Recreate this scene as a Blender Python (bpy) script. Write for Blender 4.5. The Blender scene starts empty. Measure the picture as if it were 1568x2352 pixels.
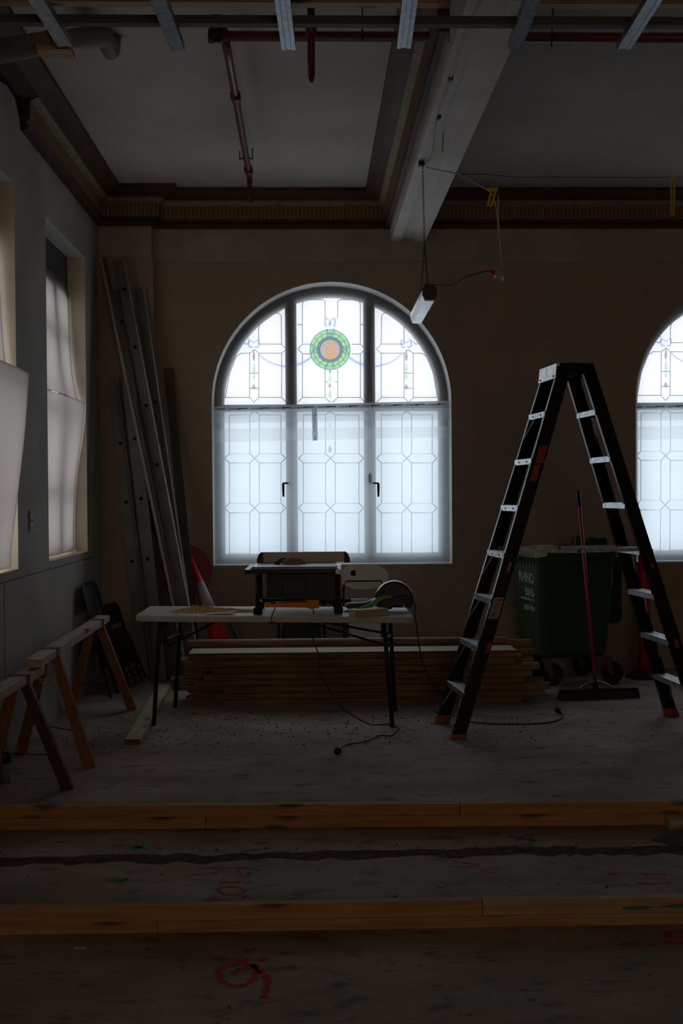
import bpy, bmesh, math, random
from mathutils import Vector, Matrix
random.seed(7)
R = math.radians
scn = bpy.context.scene
COL = scn.collection

# ------------------------------------------------------------------ camera
FPX = 2613.0
CAM = Vector((0, 0, 1.53))
psi, the, rho = math.atan(69/FPX), math.atan(40/FPX), 0.0070
fw = Vector((math.sin(psi)*math.cos(the), math.cos(psi)*math.cos(the), -math.sin(the)))
rt0 = Vector((math.cos(psi), -math.sin(psi), 0))
up0 = rt0.cross(fw)
rt = rt0*math.cos(rho) - up0*math.sin(rho)
up = up0*math.cos(rho) + rt0*math.sin(rho)
cd = bpy.data.cameras.new('camera')
cam = bpy.data.objects.new('camera', cd)
COL.objects.link(cam)
cam.matrix_world = Matrix(((rt.x, up.x, -fw.x, CAM.x), (rt.y, up.y, -fw.y, CAM.y), (rt.z, up.z, -fw.z, CAM.z), (0, 0, 0, 1)))
cd.sensor_fit = 'VERTICAL'
cd.sensor_height = 36.0
cd.lens = 36.0*FPX/2352
cd.clip_start = 0.05
scn.camera = cam
scn.view_settings.view_transform = 'Standard'
scn.view_settings.look = 'None'
scn.view_settings.gamma = 1
scn.view_settings.use_curve_mapping = False
scn.view_settings.exposure = 0.0
scn.cycles.max_bounces = 14
scn.cycles.transparent_max_bounces = 24
scn.cycles.sample_clamp_indirect = 4.0

# ------------------------------------------------------------------ sky
SKY = 1.6
w = bpy.data.worlds.new('sky'); scn.world = w; w.use_nodes = True
nt = w.node_tree; nt.nodes.clear()
wo = nt.nodes.new('ShaderNodeOutputWorld'); bg = nt.nodes.new('ShaderNodeBackground')
tc = nt.nodes.new('ShaderNodeTexCoord'); sx = nt.nodes.new('ShaderNodeSeparateXYZ')
rp = nt.nodes.new('ShaderNodeValToRGB'); mr = nt.nodes.new('ShaderNodeMapRange')
mr.inputs[1].default_value = -0.35; mr.inputs[2].default_value = 0.35
nt.links.new(tc.outputs['Generated'], sx.inputs[0]); nt.links.new(sx.outputs[2], mr.inputs[0])
nt.links.new(mr.outputs[0], rp.inputs[0]); nt.links.new(rp.outputs[0], bg.inputs[0]); nt.links.new(bg.outputs[0], wo.inputs[0])
e = rp.color_ramp.elements
e[0].position = 0.0; e[0].color = (0.80, 0.83, 0.86, 1)
e[1].position = 1.0; e[1].color = (1.15, 1.14, 1.13, 1)
for pos, c in ((0.42, (0.76, 0.83, 0.92, 1)), (0.52, (0.90, 0.94, 0.99, 1)), (0.62, (1.05, 1.055, 1.07, 1))):
    q = e.new(pos); q.color = c
bg.inputs[1].default_value = SKY

# added warm fill behind the camera, standing in for an unseen lit room
al = bpy.data.lights.new('warm_fill_light', 'AREA'); al.shape = 'RECTANGLE'; al.size = 2.4; al.size_y = 2.0; al.energy = 25.0; al.color = (1.0, 0.74, 0.50)
ao = bpy.data.objects.new('warm_fill_light', al); COL.objects.link(ao); ao.location = (1.2, -3.3, 2.2); ao.rotation_euler = (R(84), 0, 0)

# ------------------------------------------------------------------ pixel helpers (1568x2352 frame -> world)
def ray(px, py):
    return fw + rt*((px-784)/FPX) + up*((1176-py)/FPX)
def at(px, py, Y):
    d = ray(px, py); return CAM + d*((Y-CAM.y)/d.y)
def atX(px, py, X):
    d = ray(px, py); return CAM + d*((X-CAM.x)/d.x)
def gz(px, py, Z=0.0):
    d = ray(px, py); return CAM + d*((Z-CAM.z)/d.z)

# ------------------------------------------------------------------ materials
def newmat(name):
    m = bpy.data.materials.new(name); m.use_nodes = True
    nt = m.node_tree; nt.nodes.clear()
    o = nt.nodes.new('ShaderNodeOutputMaterial'); b = nt.nodes.new('ShaderNodeBsdfPrincipled')
    nt.links.new(b.outputs[0], o.inputs[0])
    return m, nt, b, o
def P(name, col, rough=0.6, metal=0.0, var=0.0, scale=6.0, bump=0.0, bscale=60.0, stretch=(1, 1, 1), spec=0.5, col2=None):
    m, nt, b, o = newmat(name)
    b.inputs['Roughness'].default_value = rough; b.inputs['Metallic'].default_value = metal
    b.inputs['Specular IOR Level'].default_value = spec
    b.inputs['Base Color'].default_value = (*col, 1)
    if var or bump:
        tc = nt.nodes.new('ShaderNodeTexCoord'); mp = nt.nodes.new('ShaderNodeMapping')
        mp.inputs['Scale'].default_value = stretch
        nt.links.new(tc.outputs['Object'], mp.inputs[0])
    if var:
        n = nt.nodes.new('ShaderNodeTexNoise'); n.inputs['Scale'].default_value = scale; n.inputs['Detail'].default_value = 7
        n.inputs['Roughness'].default_value = 0.62
        nt.links.new(mp.outputs[0], n.inputs[0])
        r = nt.nodes.new('ShaderNodeValToRGB')
        c2 = col2 or tuple(max(0, c*(1-var)) for c in col)
        c1 = tuple(min(1, c*(1+var*0.6)) for c in col)
        r.color_ramp.elements[0].position = 0.35; r.color_ramp.elements[0].color = (*c2, 1)
        r.color_ramp.elements[1].position = 0.68; r.color_ramp.elements[1].color = (*c1, 1)
        nt.links.new(n.outputs[0], r.inputs[0]); nt.links.new(r.outputs[0], b.inputs['Base Color'])
    if bump:
        n2 = nt.nodes.new('ShaderNodeTexNoise'); n2.inputs['Scale'].default_value = bscale; n2.inputs['Detail'].default_value = 5
        nt.links.new(mp.outputs[0], n2.inputs[0])
        bp = nt.nodes.new('ShaderNodeBump'); bp.inputs['Strength'].default_value = bump; bp.inputs['Distance'].default_value = 0.01
        nt.links.new(n2.outputs[0], bp.inputs['Height']); nt.links.new(bp.outputs[0], b.inputs['Normal'])
    return m
def wood(name, c1, c2, axis='X', rough=0.65, scale=5.0, knots=True):
    m, nt, b, o = newmat(name)
    tc = nt.nodes.new('ShaderNodeTexCoord'); mp = nt.nodes.new('ShaderNodeMapping')
    s = {'X': (0.5, 9, 9), 'Y': (9, 0.5, 9), 'Z': (9, 9, 0.5)}[axis]
    mp.inputs['Scale'].default_value = s
    nt.links.new(tc.outputs['Object'], mp.inputs[0])
    n = nt.nodes.new('ShaderNodeTexNoise'); n.inputs['Scale'].default_value = scale; n.inputs['Detail'].default_value = 6; n.inputs['Distortion'].default_value = 0.6
    nt.links.new(mp.outputs[0], n.inputs[0])
    r = nt.nodes.new('ShaderNodeValToRGB')
    r.color_ramp.elements[0].position = 0.35; r.color_ramp.elements[0].color = (*c2, 1)
    r.color_ramp.elements[1].position = 0.65; r.color_ramp.elements[1].color = (*c1, 1)
    nt.links.new(n.outputs[0], r.inputs[0])
    last = r.outputs[0]
    if knots:
        mk = nt.nodes.new('ShaderNodeMapping'); mk.inputs['Scale'].default_value = {'X': (1.6, 5, 5), 'Y': (5, 1.6, 5), 'Z': (5, 5, 1.6)}[axis]
        nt.links.new(tc.outputs['Object'], mk.inputs[0])
        v = nt.nodes.new('ShaderNodeTexVoronoi'); v.inputs['Scale'].default_value = 1.5
        nt.links.new(mk.outputs[0], v.inputs[0])
        kr = nt.nodes.new('ShaderNodeValToRGB')
        kr.color_ramp.elements[0].position = 0.10; kr.color_ramp.elements[0].color = (1, 1, 1, 1)
        kr.color_ramp.elements[1].position = 0.22; kr.color_ramp.elements[1].color = (0, 0, 0, 1)
        nt.links.new(v.outputs[0], kr.inputs[0])
        mx = nt.nodes.new('ShaderNodeMixRGB'); mx.inputs[2].default_value = (c2[0]*0.22, c2[1]*0.2, c2[2]*0.2, 1)
        nt.links.new(kr.outputs[0], mx.inputs[0]); nt.links.new(last, mx.inputs[1]); last = mx.outputs[0]
    nt.links.new(last, b.inputs['Base Color']); b.inputs['Roughness'].default_value = rough
    return m
def sheetmat(name, col, clear=0.25, hardwhite=0.0):
    m = bpy.data.materials.new(name); m.use_nodes = True
    nt = m.node_tree; nt.nodes.clear()
    o = nt.nodes.new('ShaderNodeOutputMaterial')
    tr = nt.nodes.new('ShaderNodeBsdfTranslucent'); tr.inputs[0].default_value = (*col, 1)
    tp = nt.nodes.new('ShaderNodeBsdfTransparent'); tp.inputs[0].default_value = (*[min(1, c*1.05) for c in col], 1)
    df = nt.nodes.new('ShaderNodeBsdfPrincipled'); df.inputs['Base Color'].default_value = (*[c*0.9 for c in col], 1); df.inputs['Roughness'].default_value = 0.35
    a = nt.nodes.new('ShaderNodeMixShader'); a.inputs[0].default_value = clear
    nt.links.new(tr.outputs[0], a.inputs[1]); nt.links.new(tp.outputs[0], a.inputs[2])
    c = nt.nodes.new('ShaderNodeMixShader'); c.inputs[0].default_value = 0.08 + hardwhite
    nt.links.new(a.outputs[0], c.inputs[1]); nt.links.new(df.outputs[0], c.inputs[2])
    nt.links.new(c.outputs[0], o.inputs[0])
    return m
def glassmat(name, col, gloss=0.05):
    m = bpy.data.materials.new(name); m.use_nodes = True
    nt = m.node_tree; nt.nodes.clear()
    o = nt.nodes.new('ShaderNodeOutputMaterial')
    tp = nt.nodes.new('ShaderNodeBsdfTransparent'); tp.inputs[0].default_value = (*col, 1)
    gl = nt.nodes.new('ShaderNodeBsdfGlossy'); gl.inputs['Roughness'].default_value = 0.1
    a = nt.nodes.new('ShaderNodeMixShader'); a.inputs[0].default_value = gloss
    nt.links.new(tp.outputs[0], a.inputs[1]); nt.links.new(gl.outputs[0], a.inputs[2]); nt.links.new(a.outputs[0], o.inputs[0])
    return m

def concrete():
    m, nt, b, o = newmat('worn_concrete')
    tc = nt.nodes.new('ShaderNodeTexCoord')
    def noise(sc, det, stretch=(1, 1, 1), dist=0.0):
        mp = nt.nodes.new('ShaderNodeMapping'); mp.inputs['Scale'].default_value = stretch
        nt.links.new(tc.outputs['Object'], mp.inputs[0])
        n = nt.nodes.new('ShaderNodeTexNoise'); n.inputs['Scale'].default_value = sc; n.inputs['Detail'].default_value = det; n.inputs['Distortion'].default_value = dist
        nt.links.new(mp.outputs[0], n.inputs[0]); return n.outputs[0]
    def ramp(src, p0, c0, p1, c1):
        r = nt.nodes.new('ShaderNodeValToRGB'); r.color_ramp.elements[0].position = p0; r.color_ramp.elements[0].color = c0
        r.color_ramp.elements[1].position = p1; r.color_ramp.elements[1].color = c1
        nt.links.new(src, r.inputs[0]); return r.outputs[0]
    def mix(f, a, bcol, mode='MIX'):
        x = nt.nodes.new('ShaderNodeMixRGB'); x.blend_type = mode
        nt.links.new(f, x.inputs[0]); nt.links.new(a, x.inputs[1])
        if isinstance(bcol, tuple): x.inputs[2].default_value = bcol
        else: nt.links.new(bcol, x.inputs[2])
        return x.outputs[0]
    base = ramp(noise(1.3, 8, (1, 1.6, 1)), 0.35, (0.25, 0.20, 0.16, 1), 0.7, (0.47, 0.40, 0.345, 1))
    big = ramp(noise(0.9, 4, (1, 1, 1), 1.0), 0.48, (0, 0, 0, 1), 0.75, (0.45, 0.45, 0.45, 1))
    c = mix(big, base, (0.36, 0.27, 0.17, 1))
    blu = ramp(noise(1.7, 5, (1, 2, 1), 0.6), 0.60, (0, 0, 0, 1), 0.74, (0.25, 0.25, 0.25, 1))
    c = mix(blu, c, (0.20, 0.27, 0.34, 1))
    sp = ramp(noise(9, 7, (0.7, 1.4, 1), 0.3), 0.56, (0, 0, 0, 1), 0.70, (0.75, 0.75, 0.75, 1))
    c = mix(sp, c, (0.10, 0.085, 0.075, 1))
    ti = ramp(noise(34, 5, (0.6, 1.3, 1)), 0.64, (0, 0, 0, 1), 0.70, (0.8, 0.8, 0.8, 1))
    c = mix(ti, c, (0.09, 0.075, 0.065, 1))
    ru = ramp(noise(3.1, 6, (0.5, 2, 1), 0.8), 0.64, (0, 0, 0, 1), 0.74, (0.5, 0.5, 0.5, 1))
    c = mix(ru, c, (0.34, 0.19, 0.07, 1))
    nt.links.new(c, b.inputs['Base Color']); b.inputs['Roughness'].default_value = 0.72
    bp = nt.nodes.new('ShaderNodeBump'); bp.inputs['Strength'].default_value = 0.5; bp.inputs['Distance'].default_value = 0.01
    nt.links.new(noise(22, 8, (1, 1.5, 1)), bp.inputs['Height']); nt.links.new(bp.outputs[0], b.inputs['Normal'])
    return m

def frieze_mat():
    m, nt, b, o = newmat('fluted_ochre_frieze')
    tc = nt.nodes.new('ShaderNodeTexCoord'); wv = nt.nodes.new('ShaderNodeTexWave')
    wv.bands_direction = 'X'; wv.inputs['Scale'].default_value = 9.0; wv.inputs['Distortion'].default_value = 0.0
    mp = nt.nodes.new('ShaderNodeMapping'); mp.inputs['Rotation'].default_value = (0, 0, 0.0)
    sx = nt.nodes.new('ShaderNodeSeparateXYZ'); ad = nt.nodes.new('ShaderNodeMath'); ad.operation = 'ADD'
    cb = nt.nodes.new('ShaderNodeCombineXYZ')
    nt.links.new(tc.outputs['Object'], sx.inputs[0]); nt.links.new(sx.outputs[0], ad.inputs[0]); nt.links.new(sx.outputs[1], ad.inputs[1])
    nt.links.new(ad.outputs[0], cb.inputs[0]); nt.links.new(cb.outputs[0], wv.inputs[0])
    r = nt.nodes.new('ShaderNodeValToRGB')
    r.color_ramp.elements[0].position = 0.15; r.color_ramp.elements[0].color = (0.19, 0.11, 0.045, 1)
    r.color_ramp.elements[1].position = 0.5; r.color_ramp.elements[1].color = (0.30, 0.18, 0.075, 1)
    nt.links.new(wv.outputs[1], r.inputs[0]); nt.links.new(r.outputs[0], b.inputs['Base Color'])
    b.inputs['Roughness'].default_value = 0.75
    bp = nt.nodes.new('ShaderNodeBump'); bp.inputs['Strength'].default_value = 0.6; bp.inputs['Distance'].default_value = 0.01
    nt.links.new(wv.outputs[1], bp.inputs['Height']); nt.links.new(bp.outputs[0], b.inputs['Normal'])
    return m

M = dict(
    concrete=concrete(),
    soil=P('broken_screed_edge', (0.13, 0.095, 0.07), 0.95, var=0.5, scale=30, bump=0.8, bscale=80),
    back=P('brown_lined_wall', (0.43, 0.345, 0.265), 0.85, var=0.12, scale=1.5),
    band=P('grey_plaster', (0.45, 0.41, 0.36), 0.9, var=0.2, scale=2.5, bump=0.3, bscale=12),
    left=P('patchy_grey_plaster', (0.47, 0.44, 0.41), 0.85, var=0.18, scale=1.8, bump=0.2, bscale=20),
    cream=P('cream_painted_reveal', (0.80, 0.68, 0.52), 0.6, var=0.08, scale=5),
    whitepaint=P('white_painted_reveal', (0.72, 0.72, 0.70), 0.5),
    ceil=P('plaster_ceiling', (0.60, 0.55, 0.50), 0.9, var=0.14, scale=1.2),
    beam=P('white_painted_beam', (0.74, 0.69, 0.65), 0.55, var=0.1, scale=3),
    brown=P('dark_brown_moulding', (0.10, 0.045, 0.025), 0.7, var=0.4, scale=8),
    green_m=P('faded_olive_moulding', (0.30, 0.27, 0.17), 0.7, var=0.3, scale=10),
    frieze=frieze_mat(),
    roughwood=wood('raw_ceiling_timber', (0.22, 0.13, 0.07), (0.10, 0.055, 0.03)),
    tan=wood('tan_batten', (0.55, 0.38, 0.22), (0.38, 0.24, 0.13)),
    rest=P('plain_wall', (0.22, 0.18, 0.15), 0.9),
    frame=P('dark_window_frame', (0.05, 0.055, 0.06), 0.5),
    lead=P('lead_came', (0.16, 0.18, 0.22), 0.5),
    clear=glassmat('clear_glass', (0.96, 0.98, 1.0)),
    g_green=glassmat('green_glass', (0.55, 0.88, 0.62)),
    g_lime=glassmat('lime_glass', (0.68, 0.92, 0.60)),
    g_blue=glassmat('teal_glass', (0.02, 0.46, 0.72)),
    g_mauve=glassmat('mauve_glass', (0.60, 0.47, 0.43)),
    g_gold=glassmat('gold_glass', (1.0, 0.62, 0.06)),
    g_ribbon=glassmat('pale_blue_glass', (0.66, 0.72, 0.94)),
    g_pale=glassmat('pale_green_glass', (0.74, 0.88, 0.78)),
    g_pink=glassmat('pale_brown_glass', (0.55, 0.42, 0.40)),
    sheet_up=sheetmat('clear_upper_film', (0.97, 0.975, 0.985), 0.72),
    sheet_lo=sheetmat('milky_lower_film', (0.90, 0.945, 1.0), 0.56),
    sheet_side=sheetmat('hanging_translucent_sheet', (0.66, 0.62, 0.60), 0.36, 0.08),
    overlap=sheetmat('film_overlap_strip', (0.98, 0.985, 1.0), 0.8, -0.04),
    tape=sheetmat('printed_tape', (0.72, 0.75, 0.78), 0.45, 0.1),
    tapegreen=P('green_tape_print', (0.05, 0.35, 0.18), 0.6),
    tapegrey=P('grey_tape_print', (0.25, 0.27, 0.30), 0.6),
    black=P('black_plastic', (0.018, 0.018, 0.02), 0.45),
    blackmetal=P('black_metal', (0.022, 0.022, 0.024), 0.35, 0.3),
    fibre=P('black_fibreglass', (0.012, 0.012, 0.013), 0.30, var=0.3, scale=15),
    alu=P('worn_aluminium', (0.72, 0.74, 0.76), 0.38, 0.85, var=0.35, scale=25),
    galv=P('galvanised_steel', (0.55, 0.60, 0.66), 0.35, 0.9, var=0.3, scale=18),
    stud=P('dusty_grey_steel', (0.19, 0.175, 0.16), 0.5, 0.3, var=0.25, scale=6),
    studdark=P('dark_stud', (0.12, 0.10, 0.09), 0.6, 0.1, var=0.3, scale=6),
    white=P('white_table_plastic', (0.62, 0.58, 0.53), 0.5, var=0.15, scale=8),
    pine=wood('pine', (0.60, 0.33, 0.14), (0.42, 0.20, 0.075)),
    pinetop=wood('weathered_pine', (0.66, 0.55, 0.42), (0.45, 0.35, 0.25)),
    redwood=wood('reddish_board', (0.36, 0.205, 0.115), (0.19, 0.095, 0.05), knots=False),
    palewood=wood('pale_board', (0.70, 0.56, 0.42), (0.55, 0.42, 0.30), knots=False),
    plank=wood('white_green_plank', (0.62, 0.58, 0.42), (0.48, 0.45, 0.30), axis='Y'),
    endgrain=P('end_grain', (0.20, 0.08, 0.045), 0.9),
    horsebeam=wood('pale_horse_beam', (0.56, 0.46, 0.40), (0.40, 0.32, 0.27), axis='Y'),
    horseleg=wood('orange_stained_leg', (0.34, 0.135, 0.045), (0.24, 0.085, 0.025), axis='Z', knots=False),
    darkleg=wood('tar_stained_leg', (0.14, 0.06, 0.03), (0.05, 0.03, 0.02), axis='Z', knots=False),
    steelrust=P('rusty_bracket', (0.16, 0.12, 0.10), 0.6, 0.5, var=0.4, scale=20),
    binside=P('green_bin_plastic', (0.035, 0.085, 0.03), 0.4, var=0.1),
    bindark=P('dark_green_lid', (0.015, 0.04, 0.018), 0.5),
    orange=P('orange_plastic', (0.85, 0.28, 0.02), 0.5),
    rubber=P('orange_rubber_foot', (0.45, 0.12, 0.04), 0.7, var=0.3, scale=30),
    red=P('red_plastic', (0.65, 0.02, 0.03), 0.45),
    redmet=P('red_painted_pole', (0.50, 0.02, 0.05), 0.4),
    refl=P('grey_reflective_sleeve', (0.42, 0.40, 0.39), 0.5),
    lime=P('green_tool_body', (0.10, 0.48, 0.03), 0.42),
    beige=P('beige_fence_panel', (0.78, 0.62, 0.48), 0.6, var=0.12, scale=10, stretch=(0.3, 1, 6)),
    blade=P('steel_blade', (0.24, 0.16, 0.10), 0.45, 0.3),
    dust=P('sawdust', (0.68, 0.42, 0.17), 0.95, var=0.4, scale=60, bump=1.0, bscale=150),
    paper=P('paper', (0.62, 0.60, 0.56), 0.8),
    label=P('sticker_paper', (0.55, 0.42, 0.32), 0.7, var=0.15, scale=30),
    labelred=P('red_sticker', (0.50, 0.06, 0.03), 0.6),
    padwhite=P('light_grey_pad', (0.80, 0.76, 0.72), 0.35),
    pipe_red=P('oxide_red_pipe', (0.16, 0.035, 0.025), 0.42, var=0.2, scale=12),
    track=P('dull_grey_track', (0.10, 0.095, 0.09), 0.7, 0.0),
    duct=P('grey_duct', (0.22, 0.20, 0.18), 0.55),
    yellow=P('yellow_strap', (0.75, 0.45, 0.02), 0.5),
    wire=P('white_cable', (0.55, 0.52, 0.50), 0.5),
    wiredark=P('dark_cable', (0.03, 0.028, 0.028), 0.5),
    socket=P('grey_socket', (0.38, 0.36, 0.34), 0.5),
    diff=P('prismatic_diffuser', (0.80, 0.84, 0.88), 0.15, 0.6, bump=0.6, bscale=70),
    foil=P('silver_housing', (0.7, 0.7, 0.7), 0.25, 0.8, bump=0.5, bscale=30),
    text=P('white_print', (0.50, 0.52, 0.50), 0.6),
    rag=P('grey_cloth', (0.10, 0.09, 0.09), 0.95),
    brush=P('broom_head', (0.05, 0.05, 0.052), 0.8, bump=0.5, bscale=120, stretch=(1, 1, .1)),
    chip=P('dark_chip', (0.07, 0.06, 0.05), 0.9),
    galvdark=P('dull_galvanised_steel', (0.34, 0.37, 0.40), 0.4, 0.85, var=0.3, scale=18),
    ceil2=P('darker_plaster_ceiling', (0.40, 0.36, 0.33), 0.9, var=0.14, scale=1.2),  # ceiling plaster in a darker tone, right bay only
    hole=P('dark_hole', (0.004, 0.004, 0.004), 0.9),
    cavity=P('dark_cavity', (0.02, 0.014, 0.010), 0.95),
    socle=P('black_rubber_base', (0.02, 0.02, 0.02), 0.8),
)
def paintmat(name, col, dens):
    m = bpy.data.materials.new(name); m.use_nodes = True
    nt = m.node_tree; nt.nodes.clear()
    o = nt.nodes.new('ShaderNodeOutputMaterial'); b = nt.nodes.new('ShaderNodeBsdfPrincipled'); b.inputs['Base Color'].default_value = (*col, 1); b.inputs['Roughness'].default_value = 0.8
    tp = nt.nodes.new('ShaderNodeBsdfTransparent'); mx = nt.nodes.new('ShaderNodeMixShader')
    tc = nt.nodes.new('ShaderNodeTexCoord'); n = nt.nodes.new('ShaderNodeTexNoise'); n.inputs['Scale'].default_value = 22; n.inputs['Detail'].default_value = 6
    r = nt.nodes.new('ShaderNodeValToRGB'); r.color_ramp.elements[0].position = 0.22; r.color_ramp.elements[1].position = 0.48
    r.color_ramp.elements[0].color = (0, 0, 0, 1); r.color_ramp.elements[1].color = (dens, dens, dens, 1)
    nt.links.new(tc.outputs['Object'], n.inputs[0]); nt.links.new(n.outputs[0], r.inputs[0]); nt.links.new(r.outputs[0], mx.inputs[0])
    nt.links.new(tp.outputs[0], mx.inputs[1]); nt.links.new(b.outputs[0], mx.inputs[2]); nt.links.new(mx.outputs[0], o.inputs[0])
    return m
M['spray_red'] = paintmat('red_spray_paint', (0.62, 0.03, 0.07), 0.95)
M['spray_green'] = paintmat('green_spray_paint', (0.03, 0.50, 0.05), 0.95)
M['spray_blue'] = paintmat('blue_spray_paint', (0.05, 0.16, 0.26), 0.5)
M['spray_white'] = paintmat('white_spray_paint', (0.5, 0.46, 0.4), 0.5)

# ------------------------------------------------------------------ mesh builder
def V(*a): return Vector(a)
class MB:
    def __init__(s): s.v = []; s.f = []; s.mi = []
    def add(s, vs, fs, mi=0):
        n = len(s.v); s.v += [Vector(v) for v in vs]
        for f in fs: s.f.append([i+n for i in f]); s.mi.append(mi)
        return s
    def box(s, x0, x1, y0, y1, z0, z1, mi=0):
        return s.add([(x0, y0, z0), (x1, y0, z0), (x1, y1, z0), (x0, y1, z0), (x0, y0, z1), (x1, y0, z1), (x1, y1, z1), (x0, y1, z1)],
                     [(0, 3, 2, 1), (4, 5, 6, 7), (0, 1, 5, 4), (1, 2, 6, 5), (2, 3, 7, 6), (3, 0, 4, 7)], mi)
    def loft(s, A, B, mi=0, cap=True):
        n = len(A); fs = [(i, (i+1) % n, n+(i+1) % n, n+i) for i in range(n)]
        if cap: fs += [tuple(range(n-1, -1, -1)), tuple(range(n, 2*n))]
        return s.add(list(A)+list(B), fs, mi)
    def bar(s, p0, p1, w, h, side=None, mi=0):
        """bar from p0 to p1; w along 'side' direction, h along the other"""
        p0, p1 = Vector(p0), Vector(p1); d = (p1-p0).normalized()
        if side is None: side = Vector((0, 0, 1)).cross(d) if abs(d.z) < 0.95 else Vector((1, 0, 0))
        a = Vector(side); a = (a - d*a.dot(d)).normalized(); b = d.cross(a)
        q = [a*(-w/2)+b*(-h/2), a*(w/2)+b*(-h/2), a*(w/2)+b*(h/2), a*(-w/2)+b*(h/2)]
        return s.loft([p0+x for x in q], [p1+x for x in q], mi)
    def tube(s, pts, r, n=8, mi=0, cap=True):
        pts = [Vector(p) for p in pts]; rr = r if isinstance(r, (list, tuple)) else [r]*len(pts)
        rings = []; a = None
        for i, p in enumerate(pts):
            d = (pts[min(i+1, len(pts)-1)]-pts[max(i-1, 0)])
            d = d.normalized() if d.length > 1e-9 else Vector((0, 0, 1))
            if a is None: a = d.orthogonal().normalized()
            else:
                a = a - d*a.dot(d); a = a.normalized() if a.length > 1e-6 else d.orthogonal().normalized()
            b = d.cross(a)
            rings.append([p+(a*math.cos(2*math.pi*k/n)+b*math.sin(2*math.pi*k/n))*rr[i] for k in range(n)])
        vs = [v for g in rings for v in g]; fs = []
        for i in range(len(rings)-1):
            for k in range(n): fs.append((i*n+k, i*n+(k+1) % n, (i+1)*n+(k+1) % n, (i+1)*n+k))
        if cap: fs += [tuple(range(n-1, -1, -1)), tuple(range((len(rings)-1)*n, len(rings)*n))]
        return s.add(vs, fs, mi)
    def prism(s, poly, o, ax, ay, thick, mi=0):
        """polygon (2D list) in plane o+x*ax+y*ay, extruded along ax x ay by thick"""
        o, ax, ay = Vector(o), Vector(ax), Vector(ay); n = ax.cross(ay).normalized()
        A = [o+ax*x+ay*y for x, y in poly]
        return s.loft(A, [a+n*thick for a in A], mi)
    def grid(s, fn, nu, nv, mi=0):
        vs = [fn(i/nu, j/nv) for j in range(nv+1) for i in range(nu+1)]
        return s.add(vs, [(j*(nu+1)+i, j*(nu+1)+i+1, (j+1)*(nu+1)+i+1, (j+1)*(nu+1)+i) for j in range(nv) for i in range(nu)], mi)
    def ball(s, c, r, n=12, m=8, mi=0, sc=(1, 1, 1)):
        c = Vector(c)
        vs = [c+Vector((sc[0]*r*math.sin(math.pi*j/m)*math.cos(2*math.pi*i/n), sc[1]*r*math.sin(math.pi*j/m)*math.sin(2*math.pi*i/n), sc[2]*r*math.cos(math.pi*j/m))) for j in range(m+1) for i in range(n)]
        return s.add(vs, [(j*n+i, j*n+(i+1) % n, (j+1)*n+(i+1) % n, (j+1)*n+i) for j in range(m) for i in range(n)], mi)
    def build(s, name, mats, parent=None, smooth=False, bevel=0.0, solid=0.0, kind=None, keep=False):
        if not isinstance(mats, (list, tuple)): mats = [mats]
        xs = [v.x for v in s.v]; ys = [v.y for v in s.v]; zs = [v.z for v in s.v]
        org = Vector((0, 0, 0))
        if parent is None and not keep: org = Vector(((min(xs)+max(xs))/2, (min(ys)+max(ys))/2, min(zs)))
        base = Vector((0, 0, 0)); q = parent
        while q is not None: base += q.location; q = q.parent
        me = bpy.data.meshes.new(name)
        me.from_pydata([v-org-base for v in s.v], [], s.f)
        for m in mats: me.materials.append(M[m] if isinstance(m, str) else m)
        me.polygons.foreach_set('material_index', s.mi)
        bm = bmesh.new(); bm.from_mesh(me); bmesh.ops.remove_doubles(bm, verts=bm.verts, dist=1e-6)
        bmesh.ops.recalc_face_normals(bm, faces=bm.faces); bm.to_mesh(me); bm.free()
        if smooth: me.polygons.foreach_set('use_smooth', [True]*len(me.polygons))
        me.update()
        o = bpy.data.objects.new(name, me); COL.objects.link(o); o.location = org
        if parent is not None: o.parent = parent
        if solid:
            md = o.modifiers.new('solid', 'SOLIDIFY'); md.thickness = solid; md.offset = 0
        if bevel:
            md = o.modifiers.new('bevel', 'BEVEL'); md.width = bevel; md.segments = 2; md.limit_method = 'ANGLE'
        if kind: o['kind'] = kind
        return o
def empty(name, loc):
    o = bpy.data.objects.new(name, None); COL.objects.link(o); o.location = loc; o.empty_display_size = 0.1; return o
def tag(o, label, cat, group=None):
    o['label'] = label; o['category'] = cat
    if group: o['group'] = group
    return o
def thing(name, loc, label, cat, group=None): return tag(empty(name, loc), label, cat, group)
def smoothpath(pts, n=6):
    """Catmull-Rom"""
    P_ = [Vector(p) for p in pts]; out = []
    for i in range(len(P_)-1):
        a = P_[max(i-1, 0)]; b = P_[i]; c = P_[i+1]; d = P_[min(i+2, len(P_)-1)]
        for k in range(n):
            t = k/n
            out.append(0.5*((2*b)+(c-a)*t+(2*a-5*b+4*c-d)*t*t+(3*b-a-3*c+d)*t**3))
    out.append(P_[-1]); return out

# ================================================================== SETTING
XL, XR, YB, YN = -1.78, 6.4, 9.77, -3.5
ZC, ZCN, YCN = 4.10, 3.91, 5.6
WT = 0.34
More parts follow.
